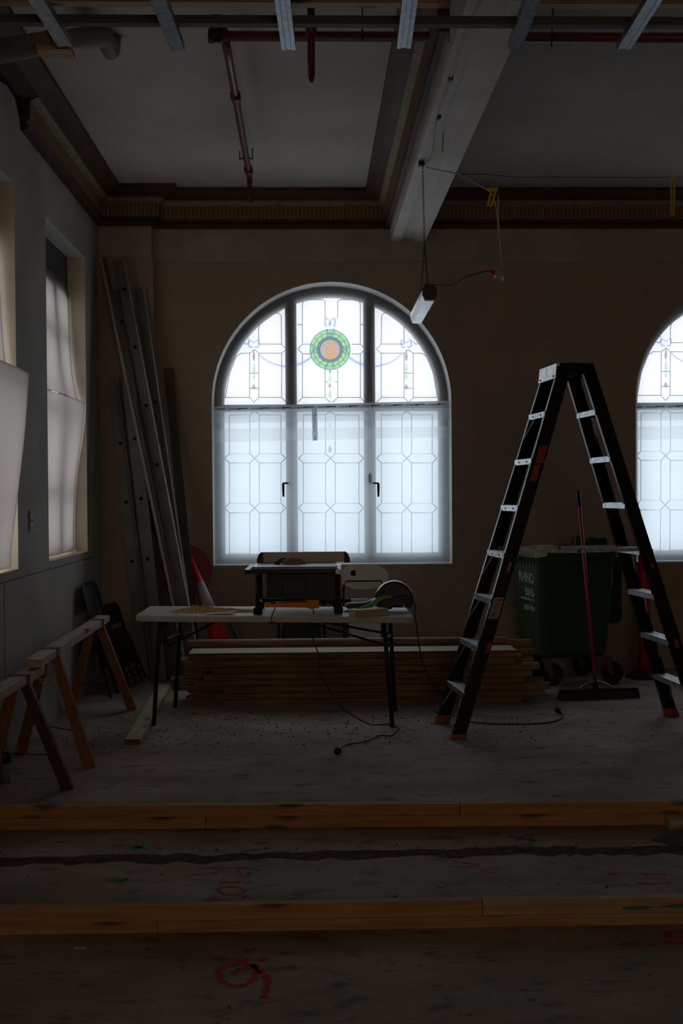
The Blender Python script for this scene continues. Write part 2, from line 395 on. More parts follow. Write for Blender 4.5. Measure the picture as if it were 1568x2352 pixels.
# ---- floor: far slab at z=0 ending in a broken edge, near slab 14 mm lower
edge = []
nE = 150
def edge_y(x):
    y0 = gz(784 + (x-0.13)*545, 1976).y
    return 4.86 + 0.012*math.sin(x*2.1) + 0.008*math.sin(x*7.3+1) + 0.006*math.sin(x*19) - 0.035*(x+1.4 < 0)*(abs(x+1.4))
f = MB(); xs = [XL + (XR-XL)*i/nE for i in range(nE+1)]
eys = [edge_y(x)+random.uniform(-.012, .012)+.012*math.sin(x*31) for x in xs]
f.add([(x, y, 0) for x, y in zip(xs, eys)]+[(x, YB+.3, 0) for x in xs], [(i, i+1, nE+2+i, nE+1+i) for i in range(nE)], 0)
f.add([(x, y, 0) for x, y in zip(xs, eys)]+[(x, y-0.035-random.uniform(0, .05), -0.014) for x, y in zip(xs, eys)], [(i, nE+1+i, nE+2+i, i+1) for i in range(nE)], 1)
f.add([(XL, YN, -0.014), (XR, YN, -0.014), (XR, 5.1, -0.014), (XL, 5.1, -0.014)], [(0, 1, 2, 3)], 0)
f.box(XL-.4, XR, YN, YB+.3, -0.25, -0.05, 0)
floor = f.build('floor', ['concrete', 'soil'], kind='structure', keep=True)

# ---- back wall with two arched openings
WIN = []   # (cx, half, sill, spring)
pL, pR, pT = at(488.5, 1299, YB), at(1039.5, 1297, YB), at(757, 646, YB)
cx1 = (pL.x+pR.x)/2; hw = (pR.x-pL.x)/2; sill = (pL.z+pR.z)/2; spring = pT.z-hw
w2l = at(1458.5, 1100, YB).x
WIN = [(cx1, hw), (w2l+hw, hw)]
def back_wall():
    m = MB(); y0, y1 = YB, YB+WT
    def slab(x0, x1, z0, z1): m.box(x0, x1, y0, y1, z0, z1, 0)
    xs = XL-.4
    for cx, h in WIN:
        slab(xs, cx-h, -.2, ZC); N = 40
        m.box(cx-h, cx+h, y0, y1, -.2, sill, 0)
        for i in range(N):
            a0 = math.pi*(1-i/N); a1 = math.pi*(1-(i+1)/N)
            p0 = (cx+h*math.cos(a0), spring+h*math.sin(a0)); p1 = (cx+h*math.cos(a1), spring+h*math.sin(a1))
            A = [(p0[0], y0, p0[1]), (p1[0], y0, p1[1]), (p1[0], y0, ZC), (p0[0], y0, ZC)]
            B = [(x, y1, z) for x, _, z in A]
            m.loft(A, B, 0)
        xs = cx+h
    slab(xs, XR+.3, -.2, ZC)
    return m.build('wall_back', ['back'], kind='structure', keep=True)
back_wall()
# painted reveals (thin lining of each opening)
for k, (cx, h) in enumerate(WIN):
    m = MB(); t = 0.006
    prof = [(cx-h, sill), (cx-h, spring)]+[(cx+h*math.cos(math.pi*(1-i/40)), spring+h*math.sin(math.pi*(1-i/40))) for i in range(1, 40)]+[(cx+h, spring), (cx+h, sill)]
    cz = 2.3
    inner = [(cx+(x-cx)*(1-t/h), z if i in (0, len(prof)-1) else cz+(z-cz)*(1-t)) for i, (x, z) in enumerate(prof)]
    for i in range(len(prof)-1):
        a, b, c, d = prof[i], prof[i+1], inner[i+1], inner[i]
        A = [(p[0], YB-.004, p[1]) for p in (a, b, c, d)]; B = [(p[0], YB+WT, p[1]) for p in (a, b, c, d)]
        m.loft(A, B)
    m.box(cx-h, cx+h, YB-.004, YB+WT, sill-.004, sill+.008)
    m.build('trim_%d' % (k+1), 'whitepaint', kind='structure', keep=True)
# upper plaster band (slightly proud) and ragged chipped line
zb = at(760, 601, YB).z
m = MB(); N = 160; xa, xb = -1.36, XR
vs = []
for i in range(N+1):
    x = xa+(xb-xa)*i/N
    z = zb + (random.uniform(-.012, .006) if (x > .9) else random.uniform(-.002, .002))
    vs.append((x, z))
for i in range(N):
    (xA, zA), (xB, zB) = vs[i], vs[i+1]
    m.loft([(xA, YB-.010, zA), (xB, YB-.010, zB), (xB, YB-.010, ZC), (xA, YB-.010, ZC)], [(xA, YB, zA), (xB, YB, zB), (xB, YB, ZC), (xA, YB, ZC)])
m.build('trim_3', 'band', kind='structure', keep=True)
# pilaster
YP = 9.65; XP = at(352, 700, YP).x
m = MB(); m.box(XL, XP, YP, YB, 0, at(300, 588, YP).z, 0)
m.box(XL, XP-.012, YP-.0, YB, at(300, 588, YP).z, ZC, 1)
m.build('wall_pilaster', ['back', 'band'], kind='structure', keep=True)
# ---- left wall with two rectangular window openings
LW = []
n1 = atX(103, 497, XL); n2 = atX(201, 1269, XL); L2 = (n1.y, n2.y)
zsL = (atX(117, 1288, XL).z + n2.z)/2; zhL = (n1.z+atX(190, 586, XL).z)/2
f1 = atX(42, 1313, XL); L1 = (f1.y-(L2[1]-L2[0]), f1.y)
m = MB(); x0, x1 = XL-WT, XL; ys = YN
for a, b in (L1, L2):
    m.box(x0, x1, ys, a, -.2, ZC); m.box(x0, x1, a, b, -.2, zsL); m.box(x0, x1, a, b, zhL, ZC); ys = b
m.box(x0, x1, ys, YB+.3, -.2, ZC)
m.build('wall_left', 'left', kind='structure', keep=True)
m = MB()
for a, b in (L1, L2):
    m.box(x0, x1+.002, a, a+.004, zsL, zhL, 0); m.box(x0, x1+.002, b-.004, b, zsL, zhL, 0)
    m.box(x0, x1+.002, a, b, zsL, zsL+.006, 0); m.box(x0, x1+.002, a, b, zhL-.004, zhL, 1)
m.build('trim_4', ['cream', 'whitepaint'], kind='structure', keep=True)
# sheet joint line on the left wall below the sills
m = MB(); zl = atX(120, 1306, XL).z
m.box(XL-.001, XL+.0015, 3, YB-.12, zl-.002, zl+.002, 0)
m.box(XL-.001, XL+.0015, 6.62, 6.624, .0, zl-.02, 0)
m.build('trim_5', 'hole', kind='structure', keep=True)
# other walls
MB().box(XR, XR+.3, YN-.3, YB+.3, -.2, ZC+.2).build('wall_right', 'rest', kind='structure', keep=True)
MB().box(XL-.4, XR+.3, YN-.3, YN, -.2, ZC+.2).build('wall_front', 'rest', kind='structure', keep=True)
# ---- ceiling
MB().box(XL-.4, .8, YN-.3, YB+.4, ZC, ZC+.25, 0).box(.8, XR+.3, YN-.3, YB+.4, ZC, ZC+.25, 1).build('ceiling', ['ceil', 'ceil2'], kind='structure', keep=True)
m = MB(); m.box(XL, XR, YN, YCN-.06, ZCN+.02, ZC-.001, 0); m.box(XL, XR, YCN-.06, YCN, ZCN, ZC-.001, 1)
m.build('ceiling_lowered', ['roughwood', 'tan'], kind='structure', keep=True)
# ---- cornices
zc0 = at(700, 527, YB).z
PROF = [(0, zc0, 0), (.045, zc0+.006, 0), (.05, zc0+.03, 0), (.03, zc0+.045, 0), (.055, zc0+.066, 0), (.06, zc0+.072, 1), (.06, zc0+.18, 2), (.085, zc0+.19, 2), (.105, zc0+.205, 2), (.105, zc0+.22, 0), (.16, zc0+.24, 0), (.22, ZC-.03, 0), (.22, ZC, 0), (0, ZC, 0)]
def cornice(name, p0, p1, nrm, prof=PROF, ext0=0.0, ext1=0.0):
    """each profile corner is mitred by its own offset at both ends (ext = +-1)"""
    p0, p1, nrm = Vector(p0), Vector(p1), Vector(nrm); d = (p1-p0).normalized(); m = MB()
    n = len(prof)
    A = [p0+nrm*p+d*(p*ext0)+Vector((0, 0, z)) for p, z, _ in prof]; B = [p1+nrm*p-d*(p*ext1)+Vector((0, 0, z)) for p, z, _ in prof]
    for i in range(n-1):
        m.add([A[i], A[i+1], B[i+1], B[i]], [(0, 1, 2, 3)], prof[i][2] if i != 5 else 1)
    m.add(A, [tuple(range(n))], 0); m.add(B, [tuple(range(n))], 0)
    return m.build(name, ['brown', 'frieze', 'green_m'], kind='structure', keep=True)
XB0, XB1 = at(897, 556, YB).x, at(975, 556, YB).x    # ceiling beam edges at the wall
cornice('trim_6', (XP, YB, 0), (XB0, YB, 0), (0, -1, 0), ext0=1, ext1=1)
cornice('trim_7', (XL, YP, 0), (XP, YP, 0), (0, -1, 0), ext0=1, ext1=-1)
cornice('trim_8', (XP, YP, 0), (XP, YB, 0), (1, 0, 0), ext0=-1, ext1=1)
YH = 7.12
cornice('trim_9', (XL, YP, 0), (XL, YH, 0), (1, 0, 0), ext0=1)
cornice('trim_10', (XL, YH, 0), (XL, 3.0, 0), (1, 0, 0), prof=[(0, ZC-.12, 0), (.12, ZC-.10, 0), (.22, ZC-.03, 0), (.22, ZC, 0), (0, ZC, 0)])
cornice('trim_11', (XB0, YB, 0), (XB0, 5.62, 0), (-1, 0, 0), ext0=1)
cornice('trim_12', (XB1-.01, YB, 0), (XR, YB, 0), (0, -1, 0))
# dark opening behind the missing cornice
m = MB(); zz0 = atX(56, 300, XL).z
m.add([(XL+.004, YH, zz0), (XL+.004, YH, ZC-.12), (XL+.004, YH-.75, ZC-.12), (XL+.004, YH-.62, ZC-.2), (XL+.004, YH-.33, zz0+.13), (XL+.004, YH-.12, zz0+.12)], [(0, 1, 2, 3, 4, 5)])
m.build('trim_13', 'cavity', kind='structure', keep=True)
# big boxed beam
zbm = at(935, 557, YB).z; bw = XB1-XB0
prof = [(0, ZC), (0, zbm), (.085, zbm), (.085, zbm+.02), (.20, zbm+.02), (.205, zbm), (bw, zbm), (bw, ZC)]
m = MB(); m.loft([(XB0+x, YB, z) for x, z in prof], [(XB0+x, 5.0, z) for x, z in prof])
m.build('trim_14', 'beam', kind='structure', keep=True)
MB().box(XB0-.012, XB0, 5.6, YB, zc0-.055, zc0).build('trim_15', 'band', kind='structure', keep=True)
# ================================================================== WINDOWS
YS_U, YS_L, YF = YB+.215, YB+.17, YB+.235     # upper film, lower film, frame front
def z5(zx, zy, Y): return at(460+zx/2.6133, 620+zy/2.6129, Y)
YG = YF+.045
cxp = z5(786, 500, YG).x
def arch_poly(cx, h, s0, sp, N=40):
    return [(cx-h, s0), (cx+h, s0)]+[(cx+h*math.cos(math.pi*i/N), sp+h*math.sin(math.pi*i/N)) for i in range(N+1)]
def window(k, cx, h, dx):
    root = empty('window_%d' % k, (cx, YF, sill)); root['kind'] = 'structure'
    ft = 0.088
    # outer frame ring
    m = MB(); N = 48; hi = h-ft
    outer = [(cx-h, sill), (cx-h, spring)]+[(cx-h*math.cos(math.pi*i/N), spring+h*math.sin(math.pi*i/N)) for i in range(1, N)]+[(cx+h, spring), (cx+h, sill)]
    inn = [(cx-hi, sill+ft), (cx-hi, spring)]+[(cx-hi*math.cos(math.pi*i/N), spring+hi*math.sin(math.pi*i/N)) for i in range(1, N)]+[(cx+hi, spring), (cx+hi, sill+ft)]
    for i in range(len(outer)-1):
        q = (outer[i], outer[i+1], inn[i+1], inn[i])
        m.loft([(x, YF, z) for x, z in q], [(x, YF+.09, z) for x, z in q])
    m.box(cx-h, cx+h, YF, YF+.09, sill, sill+ft)
    m.build('frame', 'frame', root)
    zt1, zt0 = z5(785, 806, YF).z, z5(785, 846, YF).z
    for s in (547, 1017):
        x = z5(s, 1000, YF).x+dx
        zt = spring+math.sqrt(hi*hi-(x-cx)**2)+.01
        MB().box(x-.050, x+.050, YF-.004, YF+.09, sill+.02, zt).build('mullion', 'frame', root)
    MB().box(cx-h+.02, cx+h-.02, YF-.002, YF+.09, zt0, zt1).build('transom', 'frame', root)
    # clear glass
    m = MB(); ply = arch_poly(cx, h-.04, sill+.04, spring)
    m.loft([(x, YG, z) for x, z in ply], [(x, YG+.004, z) for x, z in ply])
    m.build('glass_pane', 'clear', root)
    # leading
    LRV = [.0040]; lead = MB(); Y = YG-.004; LR = .0040
    def pt(zx, zy): q = z5(zx, zy, Y); return Vector((q.x+dx, Y, q.z))
    def L(*pts, r=None, close=False):
        r = r or LRV[0]
        q = [pt(*p) for p in pts]
        if close: q.append(q[0])
        lead.tube(q, r, 5)
    def both(*pts, r=None):
        L(*pts, r=r); L(*[(1570-x+2, y) for x, y in pts], r=r)
    # central upper light, mirrored
    both((617, 190), (622, 180), (735, 178), (748, 190), (748, 290))
    both((612, 440), (612, 205), (617, 190)); both((582, 328), (612, 328)); both((622, 165), (622, 180)); both((716, 148), (716, 178))
    both((585, 475), (612, 446), (665, 446)); both((585, 475), (612, 504), (664, 504)); both((612, 504), (612, 765)); both((585, 795), (612, 765), (748, 765), (779, 795)); both((748, 595), (748, 765))
    both((748, 672), (765, 672))
    # side upper lights
    both((350, 445), (350, 345), (362, 322), (445, 262), (470, 258), (485, 275), (487, 445), (516, 475), (487, 500), (350, 500), (325, 478))
    both((350, 445), (487, 445)); both((445, 262), (442, 236)); both((362, 322), (345, 296)); both((255, 398), (292, 412)); both((240, 436), (282, 446), (292, 430))
    both((325, 478), (296, 500), (245, 500), (215, 520), (175, 620), (150, 765)); both((215, 520), (192, 508)); both((295, 500), (295, 765)); both((350, 500), (350, 765)); both((487, 500), (487, 765), (515, 795))
    both((125, 795), (150, 765), (295, 765), (322, 795), (350, 765), (487, 765)); both((296, 710), (350, 710)); both((296, 620), (350, 620))
    # lower lights grid
    LRV[0] = .0052
    for xa, xb, xc in ((145, 325, 512), (588, 780, 980), (1057, 1238, 1420)):
        pw = 29
        for (y0, y1) in ((870, 1103), (1158, 1400), (1458, 1700)):
            for (a, b) in ((xa, xb), (xb, xc)):
                x0, x1 = a+pw, b-pw
                L((x0, y0), (x1, y0), (x1, y1), (x0, y1), close=True)
        for (ya, yb) in ((1103, 1158), (1400, 1458)):
            ym = (ya+yb)/2
            for (a, b) in ((xa, xb), (xb, xc)):
                L((a, ym), (a+pw, ya)); L((a, ym), (a+pw, yb)); L((b, ym), (b-pw, ya)); L((b, ym), (b-pw, yb))
        L((xa, 1725), (xa+pw, 1700)); L((xc, 1725), (xc-pw, 1700)); L((xb, 1725), (xb-pw, 1700)); L((xb, 1725), (xb+pw, 1700))
        L((xb, 848), (xb-pw, 870)); L((xb, 848), (xb+pw, 870))
    # medallion
    mc = (778, 478)
    def circ(rad, n=40, c=mc): return [(c[0]+rad*math.cos(2*math.pi*i/n), c[1]+rad*math.sin(2*math.pi*i/n)) for i in range(n)]
    L(*circ(120), close=True, r=.0035); L(*circ(76), close=True, r=.0035); L(*circ(62), close=True, r=.0035)
    # wreath leaf leading
    for i in range(16):
        a = 2*math.pi*i/16+.12
        L((mc[0]+78*math.cos(a), mc[1]+78*math.sin(a)), (mc[0]+102*math.cos(a+.16), mc[1]+102*math.sin(a+.16)), (mc[0]+119*math.cos(a+.1), mc[1]+119*math.sin(a+.1)), r=.0028)
    L(*circ(98), close=True, r=.0025)
    lead.build('leading', 'lead', root)
    def pane(name, mat, rings, off=0.0):
        m = MB()
        for poly in rings:
            q = [pt(*p) for p in poly]
            yy = Vector((0, -.008-off, 0))
            m.loft([a+yy for a in q], [a+yy+Vector((0, .002, 0)) for a in q])
        return m.build(name, mat, root)
    def ring(r0, r1, n=40, a0=0, a1=2*math.pi):
        out = []
        for i in range(n):
            t0 = a0+(a1-a0)*i/n; t1 = a0+(a1-a0)*(i+1)/n
            out.append([(mc[0]+r0*math.cos(t0), mc[1]+r0*math.sin(t0)), (mc[0]+r1*math.cos(t0), mc[1]+r1*math.sin(t0)), (mc[0]+r1*math.cos(t1), mc[1]+r1*math.sin(t1)), (mc[0]+r0*math.cos(t1), mc[1]+r0*math.sin(t1))])
        return out
    pane('wreath_glass', 'g_green', ring(98, 120)); pane('inner_wreath_glass', 'g_lime', ring(76, 98)); pane('blue_ring_glass', 'g_blue', ring(62, 76))
    lyre_later = True
    ly = [[(757, 432), (764, 432), (768, 470), (760, 470)], [(796, 432), (803, 432), (800, 470), (792, 470)], [(757, 432), (803, 432), (803, 437), (757, 437)]]
    c2 = (780, 490)
    for i in range(22):
        t0 = -math.pi/2+.35+(2*math.pi-.7)*i/22; t1 = -math.pi/2+.35+(2*math.pi-.7)*(i+1)/22
        ly.append([(c2[0]+20*math.cos(t0), c2[1]+20*math.sin(t0)), (c2[0]+31*math.cos(t0), c2[1]+26*math.sin(t0)), (c2[0]+31*math.cos(t1), c2[1]+26*math.sin(t1)), (c2[0]+20*math.cos(t1), c2[1]+20*math.sin(t1))])
    ly += [[(764, 518), (796, 518), (800, 530), (760, 530)]]
    def inside(px_, py_, pl):
        c_ = False
        for i_ in range(len(pl)):
            (xa_, ya_), (xb_, yb_) = pl[i_], pl[i_-1]
            if (ya_ > py_) != (yb_ > py_) and px_ < (xb_-xa_)*(py_-ya_)/(yb_-ya_)+xa_: c_ = not c_
        return c_
    st = 2.6; cells = []
    for iy in range(-24, 24):
        run = None
        for ix in range(-25, 26):
            x_, y_ = mc[0]+(ix+.5)*st, mc[1]+(iy+.5)*st
            ok = ix < 25 and (x_-mc[0])**2+(y_-mc[1])**2 < 61.5**2 and not any(inside(x_, y_, p_) for p_ in ly)
            if ok and run is None: run = ix
            if not ok and run is not None:
                xa_, xb_ = mc[0]+run*st, mc[0]+ix*st; ya_, yb_ = y_-st/2, y_+st/2
                cells.append([(xa_, ya_), (xb_, ya_), (xb_, yb_), (xa_, yb_)]); run = None
    m_ = MB()
    for c_ in cells:
        q_c = [pt(*p_)+Vector((0, -.006, 0)) for p_ in c_]; m_.add(q_c, [(0, 1, 2, 3)])
    m_.build('roundel_glass', 'g_mauve', root)
    pane('lyre_glass', 'g_gold', ly, .004)
    # ribbons, swags, drops
    def strip(pts, w0, w1):
        out = []; n = len(pts)-1
        for i in range(n):
            (xa, ya), (xb, yb) = pts[i], pts[i+1]
            d = math.hypot(xb-xa, yb-ya); nx, ny = -(yb-ya)/d, (xb-xa)/d
            wa = w0+(w1-w0)*i/n; wb = w0+(w1-w0)*(i+1)/n
            out.append([(xa+nx*wa, ya+ny*wa), (xa-nx*wa, ya-ny*wa), (xb-nx*wb, yb-ny*wb), (xb+nx*wb, yb+ny*wb)])
        return out
    mir = lambda polys: polys+[[(1572-x-16+ (0), y) if False else (2*778-x, y) for x, y in p] for p in polys]
    rb = []
    rb += mir(strip([(350, 505), (380, 535), (430, 562), (500, 580), (570, 574), (620, 555), (665, 525)], 4, 7))
    rb += mir(strip([(757, 290), (748, 300), (748, 330), (757, 340)], 7, 7)); rb += mir(strip([(757, 290), (770, 300), (776, 318)], 3, 3))
    rb += mir(strip([(755, 352), (765, 380), (785, 405)], 6, 5)); rb += mir(strip([(765, 560), (755, 580), (745, 590)], 5, 7))
    rb += mir(strip([(662, 512), (680, 480), (702, 470)], 5, 5)); rb += mir(strip([(665, 440), (675, 470), (700, 490)], 5, 4))
    for c in (321,):
        rb += mir(strip([(c-28, 420), (c-32, 445), (c-24, 466), (c-5, 462)], 6, 5)); rb += mir(strip([(c+28, 420), (c+32, 445), (c+24, 466), (c+5, 462)], 6, 5)); rb += mir(strip([(c-28, 420), (c-8, 432), (c, 440), (c+8, 432), (c+28, 420)], 3, 3))
    pane('ribbon_glass', 'g_ribbon', rb, .002)
    def drop(cx_, y0, y1, w): return [(cx_, y0), (cx_+w, (y0+2*y1)/3), (cx_+w*.6, y1), (cx_-w*.6, y1), (cx_-w, (y0+2*y1)/3)]
    pane('pale_green_drop_glass', 'g_pale', mir([drop(322, 545, 618, 11), drop(322, 618, 656, 10)])+[drop(777, 620, 672, 11), drop(777, 712, 768, 11), drop(777, 905, 950, 9)], .003)
    pane('brown_drop_glass', 'g_pink', mir([drop(321, 470, 545, 8), drop(321, 682, 716, 11)])+[drop(777, 595, 618, 7), drop(777, 674, 706, 8), drop(777, 1050, 1095, 11), drop(777, 305, 335, 8)], .003)
    # casement handles and small latches stand proud of the film
    for s, sg in ((497, 1), (1068, -1)):
        m = MB(); a = z5(s, 1280, YS_L-.03); b = z5(s+sg*26, 1280, YS_L-.03); a.x += dx; b.x += dx
        m.tube([b+V(0, .1, 0), b, a, a+V(0, -.004, -.012)], .008, 8)
        m.tube([a, a+V(0, -.004, -.03), a+V(sg*.001, -.004, -.118)], [.010, .012, .008], 8)
        m.build('handle', 'black', root, smooth=True)
    for s, y in ((548, 540), (1010, 515), (1015, 1250)):
        q = z5(s, y, YS_L-.002); q.x += dx
        m = MB(); m.box(q.x-.014, q.x+.014, q.y-.004, q.y, q.z-.042, q.z+.042); m.build('latch_plate', 'tapegrey', root, bevel=.003)
    return root
window(1, WIN[0][0], hw, 0.0)
window(2, WIN[1][0], hw, WIN[1][0]-WIN[0][0])

# films, overlap strips and tapes over each arched window
for k, (cx, h) in enumerate(WIN):
    wn = 'central arched window' if k == 0 else 'arched window at the right edge'
    dx = cx-WIN[0][0]
    hh = h-.009
    zt = z5(785, 828, YS_U).z
    ply = [(cx-hh, zt), (cx+hh, zt)]+[(cx+hh*math.cos(math.pi*i/40), spring+hh*math.sin(math.pi*i/40)) for i in range(41)]
    m = MB(); m.add([(x, YS_U, z) for x, z in ply], [tuple(range(len(ply)))])
    tag(m.build('plastic_film', 'sheet_up', solid=.0008), 'clear plastic film over the stained-glass top of the '+wn, 'plastic film')
    zA = z5(785, 830, YS_L).z
    m = MB()
    m.grid(lambda u, v: V(cx-hh+2*hh*u, YS_L-.012*math.sin(math.pi*u)*math.sin(math.pi*v)+.006*math.sin(3*math.pi*u), sill+.012+(zA-sill-.012)*v), 24, 24)
    tag(m.build('plastic_film', 'sheet_lo', smooth=True, solid=.0008), 'milky plastic film over the lower casements of the '+wn, 'plastic film')
    def strip_(name, mat, ya, yb, y2a, y2b, off, label, cat, grp=None):
        m = MB(); N = 12; vs = []
        for i in range(N+1):
            u = i/N
            za = z5(80, ya, YS_L).z*(1-u)+z5(1490, y2a, YS_L).z*u; zb2 = z5(80, yb, YS_L).z*(1-u)+z5(1490, y2b, YS_L).z*u
            x = cx-hh+2*hh*u; y = YS_L-off-.004*math.sin(5*u)
            vs += [(x, y, za), (x, y, zb2)]
        m.add(vs, [(2*i, 2*i+2, 2*i+3, 2*i+1) for i in range(N)])
        o = m.build(name, mat, solid=.0006); tag(o, label, cat, grp); return o
    strip_('film_strip', 'overlap', 835, 922, 815, 898, .020, 'upper film strip across the '+wn+', below the tape', 'plastic film')
    strip_('film_strip', 'overlap', 955, 1036, 940, 1003, .020, 'lower film strip across the '+wn+', below the bright gap', 'plastic film')
    tp = thing('sealing_tape', (cx, YS_L-.026, z5(785, 820, YS_L).z), 'long grey printed tape along the transom of the '+wn, 'tape')
    m = MB(); pa0, pa1, pb0, pb1 = z5(82, 820, YS_L), z5(82, 848, YS_L), z5(1484, 787, YS_L), z5(1484, 815, YS_L)
    yy = YS_L-.026
    m.add([(pa0.x+dx, yy, pa0.z), (pa1.x+dx, yy, pa1.z), (pb1.x+dx, yy, pb1.z), (pb0.x+dx, yy, pb0.z)], [(0, 1, 2, 3)])
    m.build('tape_band', 'tape', tp, solid=.0006)
    m = MB(); mg = MB()
    for j, zx in enumerate(range(120, 1480, 133)):
        q = z5(zx, 836-(zx-82)/1402*33, yy); q.x += dx
        if j % 2 == 0: pass
        m.box(q.x-.042, q.x+.042, yy-.002, yy-.001, q.z-.004, q.z+.004)
        for g in range(7):
            gx = q.x+.075+g*.011
            mg.box(gx, gx+.007, yy-.002, yy-.001, q.z-.006+.002*(g % 2), q.z+.004)
        mg.box(q.x+.16, q.x+.172, yy-.002, yy-.001, q.z-.008, q.z+.006)
    m.build('green_print', 'tapegreen', tp); mg.build('grey_print', 'tapegrey', tp)
    if k == 0:
        t2 = thing('sealing_tape', (z5(685, 1000, yy).x, yy, z5(685, 1024, yy).z), 'short vertical strip of printed tape hanging from the transom tape, left of centre', 'tape')
        a, b, c, d = z5(668, 832, yy), z5(700, 832, yy), z5(705, 1024, yy), z5(673, 1024, yy)
        m = MB(); m.add([a-V(0, .003, 0), b-V(0, .003, 0), c-V(0, .003, 0), d-V(0, .003, 0)], [(0, 1, 2, 3)]); m.build('tape_band', 'tape', t2, solid=.0006)
        q = z5(688, 1010, yy-.004); m = MB(); m.box(q.x-.003, q.x+.003, q.y-.002, q.y-.001, q.z-.02, q.z+.02); m.build('green_print', 'tapegreen', t2)
        m = MB()
        for g in range(9):
            q = z5(685, 870+g*12, yy-.004); m.box(q.x-.006, q.x+.006, q.y-.002, q.y-.001, q.z-.006, q.z)
        m.build('grey_print', 'tapegrey', t2)

# ---- left windows
def side_window(k, a, b):
    xf = XL-.155
    root = empty('window_%d' % k, (xf, (a+b)/2, zsL)); root['kind'] = 'structure'
    m = MB(); t = .06
    m.box(xf-.05, xf, a, b, zsL, zsL+t); m.box(xf-.05, xf+.02, a, b, zhL-.34, zhL); m.box(xf-.05, xf, a, a+t, zsL, zhL); m.box(xf-.05, xf, b-t, b, zsL, zhL)
    m.build('frame', 'frame', root)
    MB().box(xf-.05, xf+.004, a, b, zsL+1.08, zsL+1.15).build('transom', 'frame', root)
    for zz_ in (.46, 1.66): MB().box(xf-.05, xf+.004, a, b, zsL+zz_, zsL+zz_+.05).build('glazing_bar', 'frame', root)
    MB().box(xf-.05, xf+.004, (a+b)/2+.03, (a+b)/2+.12, zsL, zhL).build('mullion', 'frame', root)
    MB().box(xf-.03, xf-.026, a+.03, b-.03, zsL+.03, zhL-.03).build('glass_pane', 'clear', root)
side_window(3, *L1); side_window(4, *L2)
def sheet(pts_far, a, b, xnear, label, wav=.006):
    """pts_far: (z, x of far edge); near edge sits xnear further in"""
    sp = smoothpath([V(x, z, 0) for z, x in pts_far], 8)
    def fn(u, v):
        t = v*(len(sp)-1); i = min(int(t), len(sp)-2); f = t-i
        z = sp[i].y*(1-f)+sp[i+1].y*f; x = sp[i].x*(1-f)+sp[i+1].x*f
        x0 = x*(1-xnear)+(XL-.13)*xnear
        return V(x0*(1-u)+x*u+.03*math.sin(math.pi*u)+wav*math.sin(9*u+3*v), a+(b-a)*u, z)
    m = MB(); m.grid(fn, 24, 30)
    return tag(m.build('plastic_sheet', 'sheet_side', smooth=True, solid=.001), label, 'plastic sheet')
def ze(px, py, X): return atX(px, py, X).z
b = L2[1]-.012; a = L2[0]+.01
sheet([(zhL-.24, XL-.13), (2.9, XL-.12), (2.5, XL-.095), (ze(190, 925, XL-.05), XL-.05)], a, b-.02, .5, 'upper translucent sheet hanging in the far side window, its bottom edge bowed inward')
sheet([(ze(195, 925, XL-.01), XL-.008), (2.05, XL-.025), (1.7, XL-.075), (1.35, XL-.095), (zsL+.02, XL-.098)], a, b, .7, 'lower translucent sheet in the far side window, top edge leaning out over the sill')
b = L1[1]-.01; a = L1[0]+.01
sheet([(zhL-.24, XL-.12), (2.9, XL-.085), (2.5, XL-.06), (2.22, XL-.035)], a, b-.03, .3, 'upper translucent sheet of the nearest side window at the left edge of the photo')
sheet([(ze(68, 860, XL+.09), XL+.09), (1.9, XL+.06), (1.45, XL+.005), (1.25, XL-.02), (zsL+.02, XL-.03)], a, b-.04, .0, 'large stiff translucent sheet leaning out of the nearest side window, left edge of the photo', wav=.002)
# ================================================================== TIMBER KERBS
def kerb(rows, labels):
    """rows: list of (z0, z1, [(px0, px1), ...]) on the line given by two floor points"""
    pass
def timber_on_line(A, B, xa, xb, z0, z1, depth, mat, label, group, jit=0.0):
    t0 = (xa-A.x)/(B.x-A.x); t1 = (xb-A.x)/(B.x-A.x)
    p = A.lerp(B, t0); q = A.lerp(B, t1); d = (q-p).normalized(); n = Vector((-d.y, d.x, 0))
    m = MB(); o = n*jit
    base = [p+o, q+o, q+o+n*depth, p+o+n*depth]
    m.loft([v+V(0, 0, z0) for v in base], [v+V(0, 0, z1) for v in base])
    return tag(m.build('timber_batten', mat, bevel=.002), label, 'timber', group)
FA, FB = gz(0, 1907), gz(1568, 1895); TH = .0535
def xon(px, A, B, py): return gz(px, py).x
XE = FB.x+2.4
timber_on_line(FA, FB, XL+.01, gz(472, 1905).x-.001, 0, TH, .045, 'pine', 'left lower pine batten of the far floor row, dark knots, ends left of centre', 'pine battens fixed to the floor')
timber_on_line(FA, FB, gz(472, 1905).x+.001, gz(1536, 1896).x, 0, TH, .045, 'pine', 'long right lower pine batten of the far floor row', 'pine battens fixed to the floor')
timber_on_line(FA, FB, XL+.01, gz(1058, 1901).x-.001, TH+.0005, 2*TH, .047, 'pine', 'long left upper pine batten of the far floor row', 'pine battens fixed to the floor', .001)
timber_on_line(FA, FB, gz(1058, 1901).x+.001, XE, TH+.0005, 2*TH, .047, 'pine', 'right upper pine batten of the far floor row', 'pine battens fixed to the floor')
e0 = gz(1538, 1908); m = MB(); m.box(e0.x, e0.x+.3, e0.y, e0.y+.09, 0.0, .052)
tag(m.build('timber_offcut', 'palewood', bevel=.002), 'short pale timber offcut lying against the far batten row at the right edge', 'timber')
NA, NB = gz(0, 2149, -.014), gz(1568, 2122, -.014); z0 = -.014
timber_on_line(NA, NB, XL+.01, gz(357, 2145).x-.001, z0, z0+TH, .045, 'pine', 'left lower pine batten of the near floor row', 'pine battens fixed to the floor', .006)
